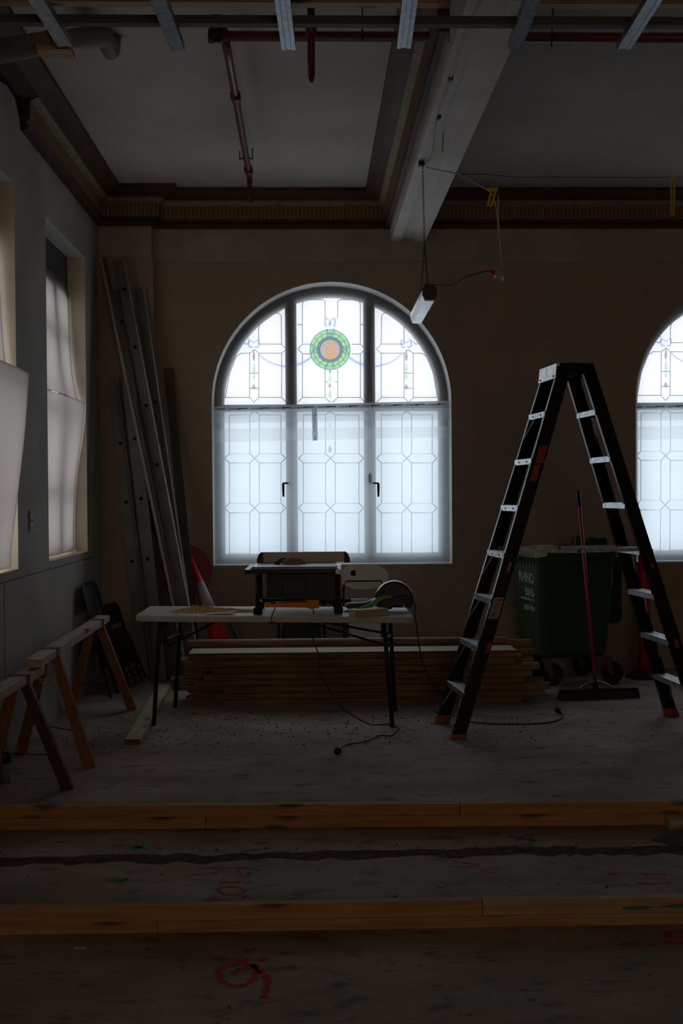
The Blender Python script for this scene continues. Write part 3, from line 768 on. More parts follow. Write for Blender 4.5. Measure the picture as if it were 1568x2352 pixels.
timber_on_line(NA, NB, gz(357, 2145).x+.001, XE, z0, z0+TH, .045, 'pine', 'long right lower pine batten of the near floor row', 'pine battens fixed to the floor')
timber_on_line(NA, NB, XL+.01, gz(1112, 2130).x-.001, z0+TH+.0005, z0+2*TH, .045, 'pine', 'long left upper pine batten of the near floor row, reddish tone', 'pine battens fixed to the floor', .002)
o = timber_on_line(NA, NB, gz(1112, 2130).x+.001, XE, z0+TH+.0005, z0+2*TH, .045, 'tan', 'right upper batten of the near floor row, yellower and stained green', 'pine battens fixed to the floor', .003)
# green stain on that batten's face
p, q = at(1430, 2086, gz(1430, 2124, -.014).y), at(1640, 2076, gz(1568, 2122, -.014).y)
m = MB(); n = 14
for i in range(n):
    a, b = p.lerp(q, i/n), p.lerp(q, (i+1)/n); h = .004+.003*math.sin(i)
    m.add([a+V(0, -.004, -h), b+V(0, -.004, -h), b+V(0, -.004, h), a+V(0, -.004, h)], [(0, 1, 2, 3)])
st = m.build('green_stain', P('green_stain', (0.05, 0.20, 0.14), .8), keep=True); 
st.parent = o; st.location = -o.location

# spray paint marks on the floor (parts of the floor)
def mark(name, mat, strokes, w, z=0.0012):
    for i, pts in enumerate(strokes):
        q = smoothpath([gz(*p) for p in pts], 5); m = MB(); vs = []
        for j, p in enumerate(q):
            d = (q[min(j+1, len(q)-1)]-q[max(j-1, 0)]).normalized(); n = Vector((-d.y, d.x, 0))
            ww = w*(.7+.3*math.sin(j*1.7))
            zz = z if p.y > 4.87 else z-.014
            vs += [V(p.x+n.x*ww, p.y+n.y*ww, zz), V(p.x-n.x*ww, p.y-n.y*ww, zz)]
        m.add(vs, [(2*j, 2*j+1, 2*j+3, 2*j+2) for j in range(len(q)-1)])
        m.build(name, mat, floor, keep=True)
ms = 'spray_mark'
mark(ms, 'spray_red', [[(490, 2192), (560, 2196), (620, 2194)], [(560, 2178), (590, 2170)], [(592, 2212), (560, 2204), (515, 2210), (502, 2230), (515, 2248), (545, 2256), (575, 2245), (590, 2222), (570, 2214), (530, 2226)],
                      [(575, 2206), (600, 2222), (614, 2240), (612, 2262), (605, 2284)]], .017)
mark(ms, 'spray_red', [[(500, 2020), (550, 2018), (582, 2020)], [(560, 2034), (530, 2028), (502, 2034), (515, 2046), (550, 2046), (565, 2036)], [(490, 2050), (505, 2062)], [(560, 2048), (582, 2058)], [(455, 1988), (500, 1985), (585, 1988)], [(440, 2002), (500, 1998)], [(545, 1992), (560, 2004), (575, 1996)]], .010)
mark(ms, 'spray_red', [[(1040, 1970), (1070, 1975), (1100, 1978)], [(1052, 1984), (1085, 1982)], [(1105, 1994), (1135, 1998)], [(1395, 2000), (1420, 2001)], [(1470, 2000), (1530, 2000)], [(1480, 2008), (1530, 2009)], [(1460, 2021), (1540, 2020)]], .010)
mark(ms, 'spray_red', [[(1090, 1912), (1105, 1914)], [(1205, 1917), (1225, 1918)], [(1485, 2161), (1508, 2163)], [(1525, 2136), (1568, 2130)], [(1520, 2154), (1568, 2156)], [(1530, 2142), (1568, 2146)], [(700, 2142), (725, 2142)]], .014)
mark(ms, 'spray_green', [[(300, 1952), (320, 1945), (345, 1938)], [(302, 1942), (325, 1948), (340, 1950)], [(262, 2010), (290, 2014)], [(275, 2020), (298, 2012)]], .026)
mark(ms, 'spray_white', [[(345, 1940), (365, 1936)], [(240, 2012), (265, 2012)], [(290, 1998), (320, 1996)]], .02)
mark(ms, 'spray_blue', [[(1120, 1914), (1150, 1914)], [(1165, 1922), (1200, 1926), (1230, 1934)], [(1210, 1944), (1235, 1947)], [(1180, 1930), (1225, 1928)]], .022)
# ragged grey cloth at the right edge
m = MB(); c = gz(1568, 1942)
m.grid(lambda u, v: V(c.x-.085+.42*u+.03*math.sin(7*v), c.y-.02+(.15+.04*math.sin(9*u))*v, .002+.055*math.sin(math.pi*v)*min(1, u*2.4+.02)*(1+.25*math.sin(11*u+4*v))), 16, 10)
tag(m.build('cloth', 'rag', smooth=True), 'crumpled dark grey cloth on the floor at the right edge, by the far battens', 'cloth')

# ================================================================== TABLE
TZ = .735
c0, c1 = gz(309, 1414, TZ), gz(950, 1417, TZ); c3 = gz(345, 1391, TZ); 
c3 = Vector((c0.x+.005, c0.y+.66, TZ)); c2 = Vector((c1.x+.005, c1.y+.66, TZ))
TR = thing('folding_table', (c0.lerp(c2, .5).x, c0.lerp(c2, .5).y, 0), 'white folding table with black tube legs standing before the board stack', 'table')
def rrect(A, B, C, D, r, corners):
    """rounded quad, corners = set of indexes that are rounded"""
    q = [A, B, C, D]; out = []
    for i in range(4):
        p = q[i]; a = (q[i-1]-p).normalized(); b = (q[(i+1) % 4]-p).normalized()
        if i in corners:
            for k in range(7):
                t = math.pi/2*k/6; out.append(p+a*r*(1-math.sin(t))+b*r*(1-math.cos(t)))
        else: out.append(p)
    return out
hx = .497
h0, h3 = c0.lerp(c1, hx), c3.lerp(c2, hx)
for half in (0, 1):
    if half == 0: ply = rrect(c0, h0-V(.003, 0, 0), h3-V(.003, 0, 0), c3, .06, {0, 3})
    else: ply = rrect(h0+V(.003, 0, 0), c1, c2, h3+V(.003, 0, 0), .06, {1, 2})
    m = MB(); m.loft([v-V(0, 0, .042) for v in ply], ply)
    m.build('tabletop_half', 'white', TR, bevel=.008)
m = MB(); h = h0-V(0, .003, .036); m.loft([h+V(-.035, 0, 0), h+V(.035, 0, 0), h+V(.0, 0, -.024)], [h+V(-.035, .03, 0), h+V(.035, .03, 0), h+V(.0, .03, -.024)])
m.build('hinge_plate', 'steelrust', TR)
for px, py in ((367, 1421), (879, 1425)):
    q = at(px, py, c0.y-.004); MB().tube([q, q+V(0, .01, 0)], .009, 12).build('bolt', 'steelrust', TR)
zt = TZ-.042
legs = [((367, 1429), (353, 1667), 0), ((416, 1430), (402, 1626), 1), ((881, 1429), (901, 1672), 0), ((895, 1431), (907, 1633), 1)]
feet = []
for (tp, bt, back) in legs:
    B = gz(*bt); T = at(*tp, c0.y+(.10 if not back else .48)); T.z = zt
    if back: T = at(tp[0], tp[1]+0, B.y-.02); T.z = zt
    feet.append((T, B))
    MB().tube([T, T.lerp(B, .12), B+V(0, 0, .003)], .0145, 12).build('leg', 'blackmetal', TR, smooth=True)
for (i, j) in ((0, 1), (2, 3)):
    T0, B0 = feet[i]; T1, B1 = feet[j]
    MB().tube([T0.lerp(B0, .22), T1.lerp(B1, .22)], .010, 8).build('leg_stretcher', 'blackmetal', TR, smooth=True)
for (i, xm) in ((0, .31), (2, .58)):
    T0, B0 = feet[i]; T1, B1 = feet[i+1]
    s = T0.lerp(B0, .30).lerp(T1.lerp(B1, .30), .5)
    m = MB()
    tx = c0.lerp(c1, xm); m.tube([s, V(tx.x, s.y, zt-.01)], .0085, 8)
    if i == 2: m.tube([s+V(0, .05, .08), V(tx.x, s.y+.05, zt-.005)], .0085, 8)
    m.build('folding_brace', 'blackmetal', TR, smooth=True)
# sawdust: loose heap
m = MB(); q = gz(495, 1404, TZ)
rr = random.Random(3)
gx = [[rr.random() for _ in range(60)] for _ in range(60)]
def dust(u, v):
    x = (u-.5)*.60; y = (v-.5)*.26
    hgt = .034*math.exp(-((x+.12)/.12)**2-(y/.07)**2)+.018*math.exp(-((x-.10)/.16)**2-(y/.07)**2)-.002
    e = 1 if 0 < u < 1 and 0 < v < 1 else 0
    return V(q.x+x+.02*math.sin(v*9), q.y+y, TZ+.0004+max(0, hgt)*(.6+.8*gx[int(u*40)][int(v*18)])*e)
m.grid(dust, 40, 18)
for _ in range(420):
    x, y = rr.gauss(0, .20), rr.gauss(0, .085)
    if q.y+y < c0.y+.01 or q.y+y > c0.y+.63 or abs(x) > .5: continue
    a = rr.random()*3.14; l = rr.uniform(.002, .007); z = TZ+.0015+(.010*math.exp(-((x+.1)/.15)**2) if abs(y) < .06 else 0)
    dx, dy = l*math.cos(a), l*math.sin(a)
    m.add([(q.x+x-dx, q.y+y-dy, z), (q.x+x+dy*.4, q.y+y-dx*.4, z+.001), (q.x+x+dx, q.y+y+dy, z+.0015)], [(0, 1, 2)])
o = m.build('sawdust', 'dust', kind='stuff'); tag(o, 'tan sawdust heaped on the left half of the white table', 'sawdust')
m = MB(); a = gz(470, 1413, TZ)
m.grid(lambda u, v: V(a.x+.19*u+.02*v, a.y+.10*v, TZ+.003+.012*v*u*u+.010*abs(u-.15)), 10, 6)
tag(m.build('paper_sheet', 'paper', smooth=True, solid=.001), 'creased white paper sheet lying in the sawdust on the table', 'paper')
# wood block on the table
a, b = gz(816, 1418, TZ), gz(891, 1413, TZ)
m = MB(); d = (b-a); n = Vector((-d.y, d.x, 0)).normalized()
q4 = [a, b, b+n*.09, a+n*.09]; 
m.loft([v+V(0, 0, .001) for v in q4], [v+V(0, 0, .045) for v in q4])
tag(m.build('wood_block', 'palewood', bevel=.002), 'pale wood block on the table edge in front of the green cut-off saw', 'wood block')

# ================================================================== TABLE SAW
yf = gz(592, 1412, TZ).y+.03
def S(px, py, dy=0): return at(px, py, yf+dy)
SAW = thing('table_saw', (S(690, 1400).x, yf+.22, TZ), 'black and orange table saw with upright fence, on the middle of the white table', 'table saw')
zb0 = TZ
# tube base frame
xl, xr = S(592, 1400).x, S(777, 1400).x
for x in (xl, xr):
    for dy in (0, .42):
        m = MB(); m.tube([(x, yf+dy, TZ+.02), (x, yf+dy, TZ+.265)], .016, 12); m.build('frame_post', 'blackmetal', SAW, smooth=True)
        m = MB(); m.tube([(x-(.0), yf+dy, TZ+.001), (x, yf+dy, TZ+.008), (x, yf+dy, TZ+.038), (x, yf+dy, TZ+.048)], [.026, .031, .031, .022], 12); m.build('rubber_foot', 'socle', SAW, smooth=True)
    MB().tube([(x, yf, TZ+.055), (x, yf+.42, TZ+.055)], .012, 8).build('frame_rail', 'blackmetal', SAW, smooth=True)
MB().tube([(xl, yf+.42, TZ+.055), (xr, yf+.42, TZ+.055)], .012, 8).build('frame_rail', 'blackmetal', SAW, smooth=True)
MB().tube([(xl, yf+.0, TZ+.075), (xr, yf+.0, TZ+.075)], .008, 8).build('frame_rail', 'blackmetal', SAW, smooth=True)
# housing
xa, xb = S(612, 1350).x, S(772, 1350).x; z0, z1 = S(700, 1383).z, S(700, 1316).z
m = MB(); m.loft([V(xa+.0, yf+.03, z0+.03), V(xb, yf+.03, z0), V(xb, yf+.40, z0), V(xa+.02, yf+.40, z0+.03)], [V(xa, yf+.03, z1), V(xb, yf+.03, z1), V(xb, yf+.40, z1), V(xa, yf+.40, z1)])
m.build('housing', 'black', SAW, bevel=.006)
m = MB(); m.box(S(650, 1350).x, S(700, 1350).x, yf+.012, yf+.03, z0+.05, z1-.035); m.build('front_panel', P('dark_grey_panel', (.045, .042, .04), .5), SAW, bevel=.004)
m = MB(); ctr = S(735, 1352, .01); m.tube([ctr, ctr+V(0, .03, 0)], .035, 20); m.tube([ctr+V(.02, -.03, .01), ctr+V(.02, 0, .01)], .009, 10); m.build('crank_wheel', 'black', SAW, smooth=False)
# table plate
zt0, zt1 = S(700, 1312).z, S(700, 1302).z
m = MB(); m.box(S(580, 1310).x, S(774, 1310).x, yf-.03, yf+.50, zt0+.006, zt1+.004); m.build('table_plate', P('dull_grey_aluminium', (.20, .21, .23), .35, .7, var=.2, scale=12), SAW, bevel=.005)
for s, (pa, pb) in enumerate((((566, 1316), (582, 1298)), ((776, 1316), (812, 1297)))):
    A = at(pa[0], pa[1]-2, yf-.09); B = at(pb[0], pb[1], yf+.50); B.x = A.x+(.02 if s else 0.01)
    B.z = A.z
    m = MB(); m.bar(A, B, .035, .030); m.build('guide_rail', 'galv' if s else 'blackmetal', SAW, bevel=.004)
m = MB(); m.box(S(566, 1310).x, S(780, 1310).x, yf-.05, yf-.03, zt0-.012, zt0+.018); m.build('front_rail', 'blackmetal', SAW, bevel=.003)
m = MB(); k = S(812, 1316, -.03); m.tube([k-V(.02, 0, 0), k, k+V(.012, 0, 0)], [.014, .022, .018], 14); m.build('knob', 'black', SAW, smooth=True)
m = MB(); k = S(798, 1379, .02); m.tube([k-V(.05, 0, 0), k, k+V(.022, 0, 0)], [.010, .014, .016], 12); m.build('knob', 'black', SAW, smooth=True)
# riser fence
yq = yf+.47
fa, fb = at(603, 1297, yq), at(790, 1267, yq)
m = MB(); m.box(fa.x, fb.x, yq, yq+.02, zt1+.004, fb.z); m.build('fence_panel', 'beige', SAW, bevel=.002)
for s, (px0, px1) in enumerate(((589, 603), (790, 804))):
    x0, x1 = at(px0, 1280, yq).x, at(px1, 1280, yq).x; zz = zt1; ht = fb.z-zt1
    pl = [(0, -.02), (1, -.02), (1, 1.0), (.75, 1.0), (.62, .93), (.35, .8), (.1, .45)] if s == 0 else [(0, -.02), (1, -.02), (.9, .45), (.65, .8), (.38, .93), (.25, 1.0), (0, 1.0)]
    m = MB(); m.prism([(x0+(x1-x0)*u, zz+ht*v) for u, v in pl], (0, yq-.012, 0), (1, 0, 0), (0, 0, 1), -.045); m.build('fence_end', 'black', SAW)
# blade and riving knife
yb_ = yf+.24; bc = at(676, 1309, yb_); br = (at(676, 1280, yb_).z-bc.z)
m = MB(); pts = []
for i in range(96):
    a = 2*math.pi*i/96; r = br*(1.0 if i % 4 < 2 else .955); pts.append((r*1.08*math.cos(a), r*math.sin(a)))
# the blade stands in the fence direction; it shows only above the plate
pts = [(x, max(y, -.02)) for x, y in pts]
m.prism(pts, bc, (1, 0, 0), (0, 0, 1), -.003); m.build('blade', 'blade', SAW)
kq = [(628, 1296), (634, 1290), (642, 1284), (650, 1281), (657, 1281), (652, 1286), (645, 1292), (642, 1297)]
m = MB(); o3 = at(640, 1297, yb_); m.prism([(at(x, y, yb_).x-o3.x, at(x, y, yb_).z-o3.z) for x, y in kq], o3, (1, 0, 0), (0, 0, 1), -.004); m.build('riving_knife', 'black', SAW)
# orange push stick on the front
m = MB(); yo = yf-.03; base = [(606, 1386), (610, 1383), (618, 1384), (622, 1387), (632, 1387), (632, 1382), (700, 1382), (702, 1378), (733, 1378), (733, 1397), (719, 1398), (716, 1401), (712, 1398), (700, 1396), (632, 1395), (620, 1395), (612, 1396), (606, 1392)]
o3 = at(606, 1398, yo); m.prism([(at(x, y, yo).x-o3.x, at(x, y, yo).z-o3.z) for x, y in base[::-1]], o3, (1, 0, 0), (0, 0, 1), -.018)
ps = m.build('push_stick', 'orange', SAW, bevel=.003)
m = MB(); m.box(at(633, 0, yo).x, at(700, 0, yo).x, yo-.004, yo+.0, at(0, 1391, yo).z, at(0, 1387, yo).z)
m.build('push_stick_slot', P('dark_orange', (.35, .10, .01), .6), ps)
m = MB(); s1 = S(780, 1340, .10); m.box(s1.x-.012, s1.x+.014, s1.y-.03, s1.y+.03, s1.z-.04, s1.z+.055); m.build('side_clamp', 'orange', SAW, bevel=.004)
# ================================================================== GREEN CUT-OFF SAW
yg = yf+.10
def G(px, py, dy=0): return at(px, py, yg+dy)
CS = thing('cutoff_saw', (G(860, 1408).x, yg, TZ), 'green and black cut-off saw with round blade guard, right end of the white table', 'power saw')
def pxprism(name, mat, pts, Y, th, parent, bevel=.004, mb=None):
    o3 = at(pts[0][0], pts[0][1], Y); m = MB()
    ps_ = [(at(x, y, Y).x-o3.x, max(at(x, y, Y).z, TZ+.002)-o3.z) for x, y in pts]
    m.prism(ps_, o3, (1, 0, 0), (0, 0, 1), -th)
    return m.build(name, mat, parent, bevel=bevel)
pxprism('base_arm', 'lime', [(783, 1404), (812, 1401), (848, 1388), (858, 1378), (868, 1371), (885, 1368), (905, 1371), (909, 1380), (885, 1378), (872, 1381), (864, 1390), (845, 1400), (845, 1409), (812, 1412), (786, 1411)], yg, .05, CS, .006)
pxprism('upper_arm', P('dark_green_arm', (.02, .09, .02), .4), [(790, 1392), (800, 1386), (840, 1384), (862, 1374), (866, 1378), (850, 1387), (835, 1395), (800, 1399)], yg+.06, .05, CS)
gc = G(905, 1378, .07); gr = G(905, 1335, .07).z-gc.z
m = MB(); m.tube([gc+V(0, -.035, 0), gc+V(0, -.03, 0), gc+V(0, .03, 0), gc+V(0, .035, 0)], [gr*.9, gr, gr, gr*.9], 36); 
# keep only the upper part of the guard above the table
for v in m.v:
    if v.z < TZ+.022: v.z = TZ+.022
m.build('blade_guard', P('dark_teal_guard', (.012, .028, .024), .25), CS)
m = MB(); n = 18
for i in range(n):
    t0, t1 = R(25+130*i/n), R(25+130*(i+1)/n)
    A = [gc+V(r*math.cos(t0), 0, r*math.sin(t0)) for r in (gr*.93, gr*1.04)]; B = [gc+V(r*math.cos(t1), 0, r*math.sin(t1)) for r in (gr*1.04, gr*.93)]
    q = A+B; m.loft([p+V(0, -.03, 0) for p in q], [p+V(0, .02, 0) for p in q])
m.build('guard_rim', 'galv', CS)
pxprism('motor_body', 'black', [(868, 1392), (880, 1376), (910, 1370), (935, 1365), (941, 1378), (930, 1396), (905, 1392), (898, 1400), (872, 1400)], yg-.005, .07, CS, .008)
pxprism('grip', 'black', [(861, 1366), (866, 1358), (876, 1352), (884, 1356), (878, 1364), (870, 1376), (862, 1374)], yg+.01, .035, CS, .006)
m = MB(); q = G(928, 1393, -.012); m.tube([q, q+V(0, .01, 0)], .006, 10); m.build('bolt', 'galv', CS)

# ---- power cords
def cord(name, pts, r, label, cat='cord', mat='wiredark', plug=None):
    root = thing(name, pts[-1], label, cat)
    m = MB(); m.tube(smoothpath(pts, 6), r, 7); m.build('cable', mat, root, smooth=True)
    if plug:
        d = (Vector(pts[-1])-Vector(pts[-2])).normalized(); p = Vector(pts[-1])
        m = MB(); m.tube([p-d*.03, p, p+d*.012, p+d*.03], [.006, .016, .022, .019], 14); m.build('plug', 'black', root, smooth=True)
        m = MB(); s_ = d.cross(V(0, 0, 1)).normalized()
        for k in (-1, 1): m.bar(p+d*.03+s_*.008*k, p+d*.048+s_*.008*k, .006, .002)
        m.build('plug_pins', 'galv', root)
    return root
y7 = c0.y-.015
C1 = [at(719, 1399, y7+.02), at(720, 1412, y7), at(721, 1440, y7), at(719, 1470, y7), at(730, 1500, y7), at(734, 1535, y7), at(733, 1545, y7), at(749, 1570, y7), at(771, 1612, y7), at(807, 1641, y7)]
C1 += [gz(847, 1663, .006), gz(870, 1664, .006), gz(895, 1664, .006), gz(916, 1673, .006), gz(905, 1685, .006), gz(898, 1690, .006), gz(870, 1690, .006), gz(838, 1704, .006), gz(810, 1708, .006), gz(792, 1713, .008), gz(776, 1724, .020)]
cord('power_cord', C1, .0042, 'black cord of the table saw hanging to a plug on the bare floor', plug=True)
y8 = yg+.0
C2 = [at(938, 1376, yg), at(947, 1378, yg-.02), at(953, 1390, yg-.03), at(952, 1410, yg-.03), at(957, 1440, yg-.03), at(962, 1480, yg), at(970, 1520, yg+.05), at(990, 1565, yg+.15), at(1012, 1590, yg+.22)]
C2 += [gz(1040, 1642, .006), gz(1060, 1653, .006), gz(1100, 1660, .006), gz(1150, 1663, .006), gz(1210, 1663, .006), gz(1262, 1659, .006), gz(1288, 1650, .006), gz(1291, 1641, .006), gz(1283, 1634, .020)]
cord('power_cord', C2, .0046, 'black cord of the green saw trailing under the stepladder to a plug', plug=True)

# ================================================================== STACKED BOARDS
yS = gz(700, 1620).y
def board(px0, px1, py_top, py_bot, y, dep, mat, label, grp, zt=None, zb=None, h=.048):
    x0, x1 = at(px0, py_bot, y).x, at(px1, py_bot, y).x
    pr = [(y, zb), (y, zt-.011), (y+.012, zt), (y+dep, zt), (y+dep, zb)]
    m = MB(); m.loft([(x0, a_, c_) for a_, c_ in pr], [(x1, a_, c_) for a_, c_ in pr])
    return tag(m.build('timber_board', mat, bevel=.0015), label, 'board', grp)
rowsF = [ # px left, px right of front board ; behind boards (left,right)
 (363, 1197, (328, 1220)), (480, 1250, (349, 1230)), (515, 1264, (262, 1235)), (365, 1205, (251, 1190)),
 (420, 1220, (317, 1215)), (463, 1240, (318, 1200)), (322, 1182, (301, 1202)), (343, 1187, (345, 1186))]
def z6x(v): return 280+v/2.24
rows = [(z6x(363), 1197, z6x(328), 1222), (z6x(480), 1250, z6x(350), 1226), (z6x(520), 1264, z6x(258), 1240), (z6x(365), 1205, z6x(250), 1192),
        (z6x(420), 1222, z6x(317), 1218), (z6x(463), 1240, z6x(318), 1200), (z6x(322), 1182, z6x(301), 1200), (z6x(343), 1187, z6x(346), 1180)]
names = ['bottom', 'second', 'third', 'fourth', 'fifth', 'sixth', 'seventh', 'top']
hh_ = (at(700, 1500, yS).z)/8.0
for i, (a, b_, a2, b2) in enumerate(rows):
    zb_, zt_ = i*hh_, (i+1)*hh_-.0015
    top = i == 7
    jy = (.016 if i % 2 else -.004)+random.uniform(-.006, .006)
    board(a, b_, 0, 1600, yS+.01+jy, .088, ['redwood', 'palewood'][0], 'reddish board at the front of the %s layer of the front stack under the table' % names[i] if not top else 'reddish board with pale upper face topping the front stack, front edge', 'reddish boards in the front stack', zt_, zb_)
    if top:
        pass
    board(a2, b2, 0, 1600, yS+.125, .088, 'redwood', 'reddish board set back in the %s layer of the front stack, its end sticking out' % names[i], 'reddish boards in the front stack', zt_, zb_)
    board(a+20+random.uniform(-10, 10), b_-15, 0, 1600, yS+.218, .088, 'redwood', 'reddish board in the %s layer of the front stack, behind its other two' % names[i], 'hidden boards of the front stack', zt_, zb_)
# pale face plank: the light planed face of the top board
x0, x1 = at(433, 1500, yS).x, at(1187, 1500, yS).x
tag(MB().box(x0, x1, yS+.012, yS+.28, 8*hh_, 8*hh_+.004).build('timber_board', 'palewood', bevel=.0005), 'thin pale board lying flat over the top of the front stack', 'board')
yR = yS+.33
rowsR = [(z6x(382), 1178, 'lower visible'), (z6x(338), 1165, 'top')]
zr = at(700, 1469, yR).z; 
nR = 10; hr = zr/nR
for i in range(nR):
    vis = i >= nR-2
    a, b_ = (rowsR[i-(nR-2)][:2]) if vis else (430+random.uniform(0, 20), (1238, 1230, 1235)[i % 3] if i in (7,) else 1190+random.uniform(-10, 10))
    lab = ('reddish board of the %s layer of the rear stack' % rowsR[i-(nR-2)][2]) if vis else 'reddish board of the rear stack, %s layer from the floor, hidden by the front stack' % ['first', 'second', 'third', 'fourth', 'fifth', 'sixth', 'seventh', 'eighth', 'ninth'][i]
    board(a, b_, 0, 1600, yR, .09, 'redwood', lab, 'reddish boards in the rear stack' if vis else 'hidden boards of the rear stack', (i+1)*hr-.0015, i*hr)
x0, x1 = at(1186, 1490, yR+.1).x, at(1222, 1490, yR+.1).x
tag(MB().box(x0-.3, x1, yR+.092, yR+.18, at(0, 1497, yR+.1).z, at(0, 1483, yR+.1).z).build('timber_board', 'redwood', bevel=.0015), 'reddish board end sticking out right of the rear stack toward the green bin', 'board')
tag(MB().box(x0-.3, x1, yR+.095, yR+.17, 0, at(0, 1497, yR+.1).z-.001).build('timber_bearer', 'redwood'), 'dark timber bearer standing under the protruding board, beside the green bin', 'timber')
# white-green plank on the floor
m = MB(); a = gz(286, 1711); b_ = gz(322, 1711); c = gz(392, 1580); d = gz(365, 1580)
a2 = [a, b_, c, Vector((d.x, c.y, 0))]; hp = at(287, 1698, a.y).z
m.loft([v+V(0, 0, .0) for v in a2], [v+V(0, 0, hp) for v in a2])
o = m.build('floor_plank', ['plank', 'endgrain'], bevel=.001); tag(o, 'pale green-white plank on the floor by the left table legs', 'plank')
for pl in o.data.polygons:
    if pl.normal.y < -.9: pl.material_index = 1
# ================================================================== STEPLADDER
fl = gz(1052, 1698); fr_ = gz(1015, 1660)
ax = Vector((.9957, .093, 0)).normalized(); bx = Vector((-ax.y, ax.x, 0))
HL, HW, TL, TW, LH = .80, .26, .070, .175, 2.345
LC = fl + ax*HL + bx*HW
LAD = thing('stepladder', (LC.x, LC.y, 0), 'tall black double-sided stepladder with aluminium treads', 'stepladder')
def lp(u, v, z): return Vector((LC.x, LC.y, 0))+ax*u+bx*v+V(0, 0, z)
def railc(sx, sy, z):
    t = z/LH; return lp(sx*(HL+(TL-HL)*t), sy*(HW+(TW-HW)*t), z)
RWd = .086
for sx in (-1, 1):
    for sy in (-1, 1):
        def sec(z):
            c = railc(sx, sy, z); w = RWd/2; t = .004; fd = .032
            # C channel: web outside (sy side), flanges inward
            pts = [(-w, 0), (w, 0), (w, -sy*fd), (w-t, -sy*fd), (w-t, -sy*t), (-w+t, -sy*t), (-w+t, -sy*fd), (-w, -sy*fd)]
            return [c+ax*x+bx*y for x, y in pts]
        m = MB(); m.loft(sec(.02), sec(LH-.01))
        rl = m.build('rail', 'fibre', LAD)
        # rubber foot
        c = railc(sx, sy, .0); w = RWd/2+.006
        m = MB()
        def fs(z, g): 
            c = railc(sx, sy, z); return [c+ax*(-w-g)+bx*(sy*.008), c+ax*(w+g)+bx*(sy*.008), c+ax*(w+g)-bx*(sy*.042), c+ax*(-w-g)-bx*(sy*.042)]
        m.loft(fs(.001, .002), fs(.055 if sy > 0 else .03, -.001)); m.build('rubber_foot', 'rubber', LAD, bevel=.003)
NT = 7
zl = [at(1240, 958, 7.5).z, at(1208, 1062, 7.5).z, at(1177, 1166, 7.5).z, at(1143, 1269, 7.5).z, at(1111, 1372, 7.4).z, at(1080, 1476, 7.4).z, at(1048, 1580, 7.35).z]
for sx in (-1, 1):
    for i, z in enumerate(zl):
        if sx > 0: z = z+.012
        a = railc(sx, -1, z)+bx*.006; b_ = railc(sx, 1, z)-bx*.006
        # tread channel: 80 mm deep, lip on both long edges
        e = ax*(RWd/2+.003)
        m = MB()
        pr = [(-1, .016), (1, .016), (1, -.020), (.94, -.020), (.94, .012), (-.94, .012), (-.94, -.020), (-1, -.020)]
        A = [a+e*u+V(0, 0, w_) for u, w_ in pr]; B = [b_+e*u+V(0, 0, w_) for u, w_ in pr]
        m.loft(A, B)
        for g in range(5):
            off = ax*(-.03+.015*g); m.bar(a+off+V(0, 0, .0175), b_+off+V(0, 0, .0175), .004, .002)
        tr = m.build('tread', 'alu', LAD)
        # dark rivets on the outer lip
        m = MB()
        for t in (.25, .72):
            q = a.lerp(b_, t)+ax*sx*(RWd/2+.004)+V(0, 0, -.002); m.tube([q-ax*sx*.001, q+ax*sx*.002], .006, 8)
        m.build('rivets', 'steelrust', tr)
        if i in (0, 3, 4, 5, 6):
            for sy in (-1, 1):
                m = MB()
                p = a.lerp(b_, .5+sy*.28)+V(0, 0, -.018)+ax*sx*.03; q = railc(sx, sy, z-.17)+ax*sx*(RWd/2-.004)-bx*sy*.012
                m.bar(p, q, .014, .003)
                m.build('tread_brace', 'alu', tr)
# head
def q_(u, v, z): return lp(u, v, z)
m = MB(); zt_ = LH+.012
for (u0, u1) in ((-TL-.048, TL+.048),):
    bot = [q_(u0-.012, -TW-.006, LH-.06), q_(u1+.012, -TW-.006, LH-.06), q_(u1+.012, TW+.006, LH-.06), q_(u0-.012, TW+.006, LH-.06)]
    top = [q_(u0+.01, -TW-.004, zt_), q_(u1-.01, -TW-.004, zt_), q_(u1-.01, TW+.004, zt_), q_(u0+.01, TW+.004, zt_)]
    m.loft(bot, top)
m.build('top_cap', 'fibre', LAD, bevel=.003)
m = MB()
for sx in (-1,):
    e = RWd/2
    def ep(t, z, o_=.004): c = railc(sx, -1, z).lerp(railc(sx, 1, z), t); return c+ax*sx*(e+o_+.014*(z > LH-.02))
    bot = [ep(-.02, LH-.085), ep(1.02, LH-.085)]; top = [ep(-.02, LH+.008), ep(1.02, LH+.008)]
    m.loft([bot[0], bot[1], bot[1]+ax*.004, bot[0]+ax*.004], [top[0]-ax*.006, top[1]-ax*.006, top[1]-ax*.002, top[0]-ax*.002])
hp_ = m.build('head_plate', 'alu', LAD)
m = MB()
for t in (.1, .9):
    for z in (LH-.07, LH-.015):
        q = railc(-1, -1, z).lerp(railc(-1, 1, z), t)-ax*(e+.012); m.tube([q, q+ax*.01], .006, 8)
m.build('rivets', 'steelrust', hp_)
# spreaders
zs = at(1300, 1262, 7.28).z
for sy in (-1, 1):
    A = railc(-1, sy, zs)+ax*.02-bx*sy*.016; B = railc(1, sy, zs)-ax*.02-bx*sy*.016; mid = A.lerp(B, .5)+V(0, 0, -.006)
    m = MB(); m.bar(A, mid+ax*.03, .006, .024, side=bx); m.bar(mid-ax*.03+bx*.007, B+bx*.007, .006, .024, side=bx)
    sp_ = m.build('spreader', 'alu', LAD)
    m = MB(); m.tube([mid-bx*.012, mid+bx*.016], .011, 10); m.build('spreader_pivot', 'steelrust', sp_)
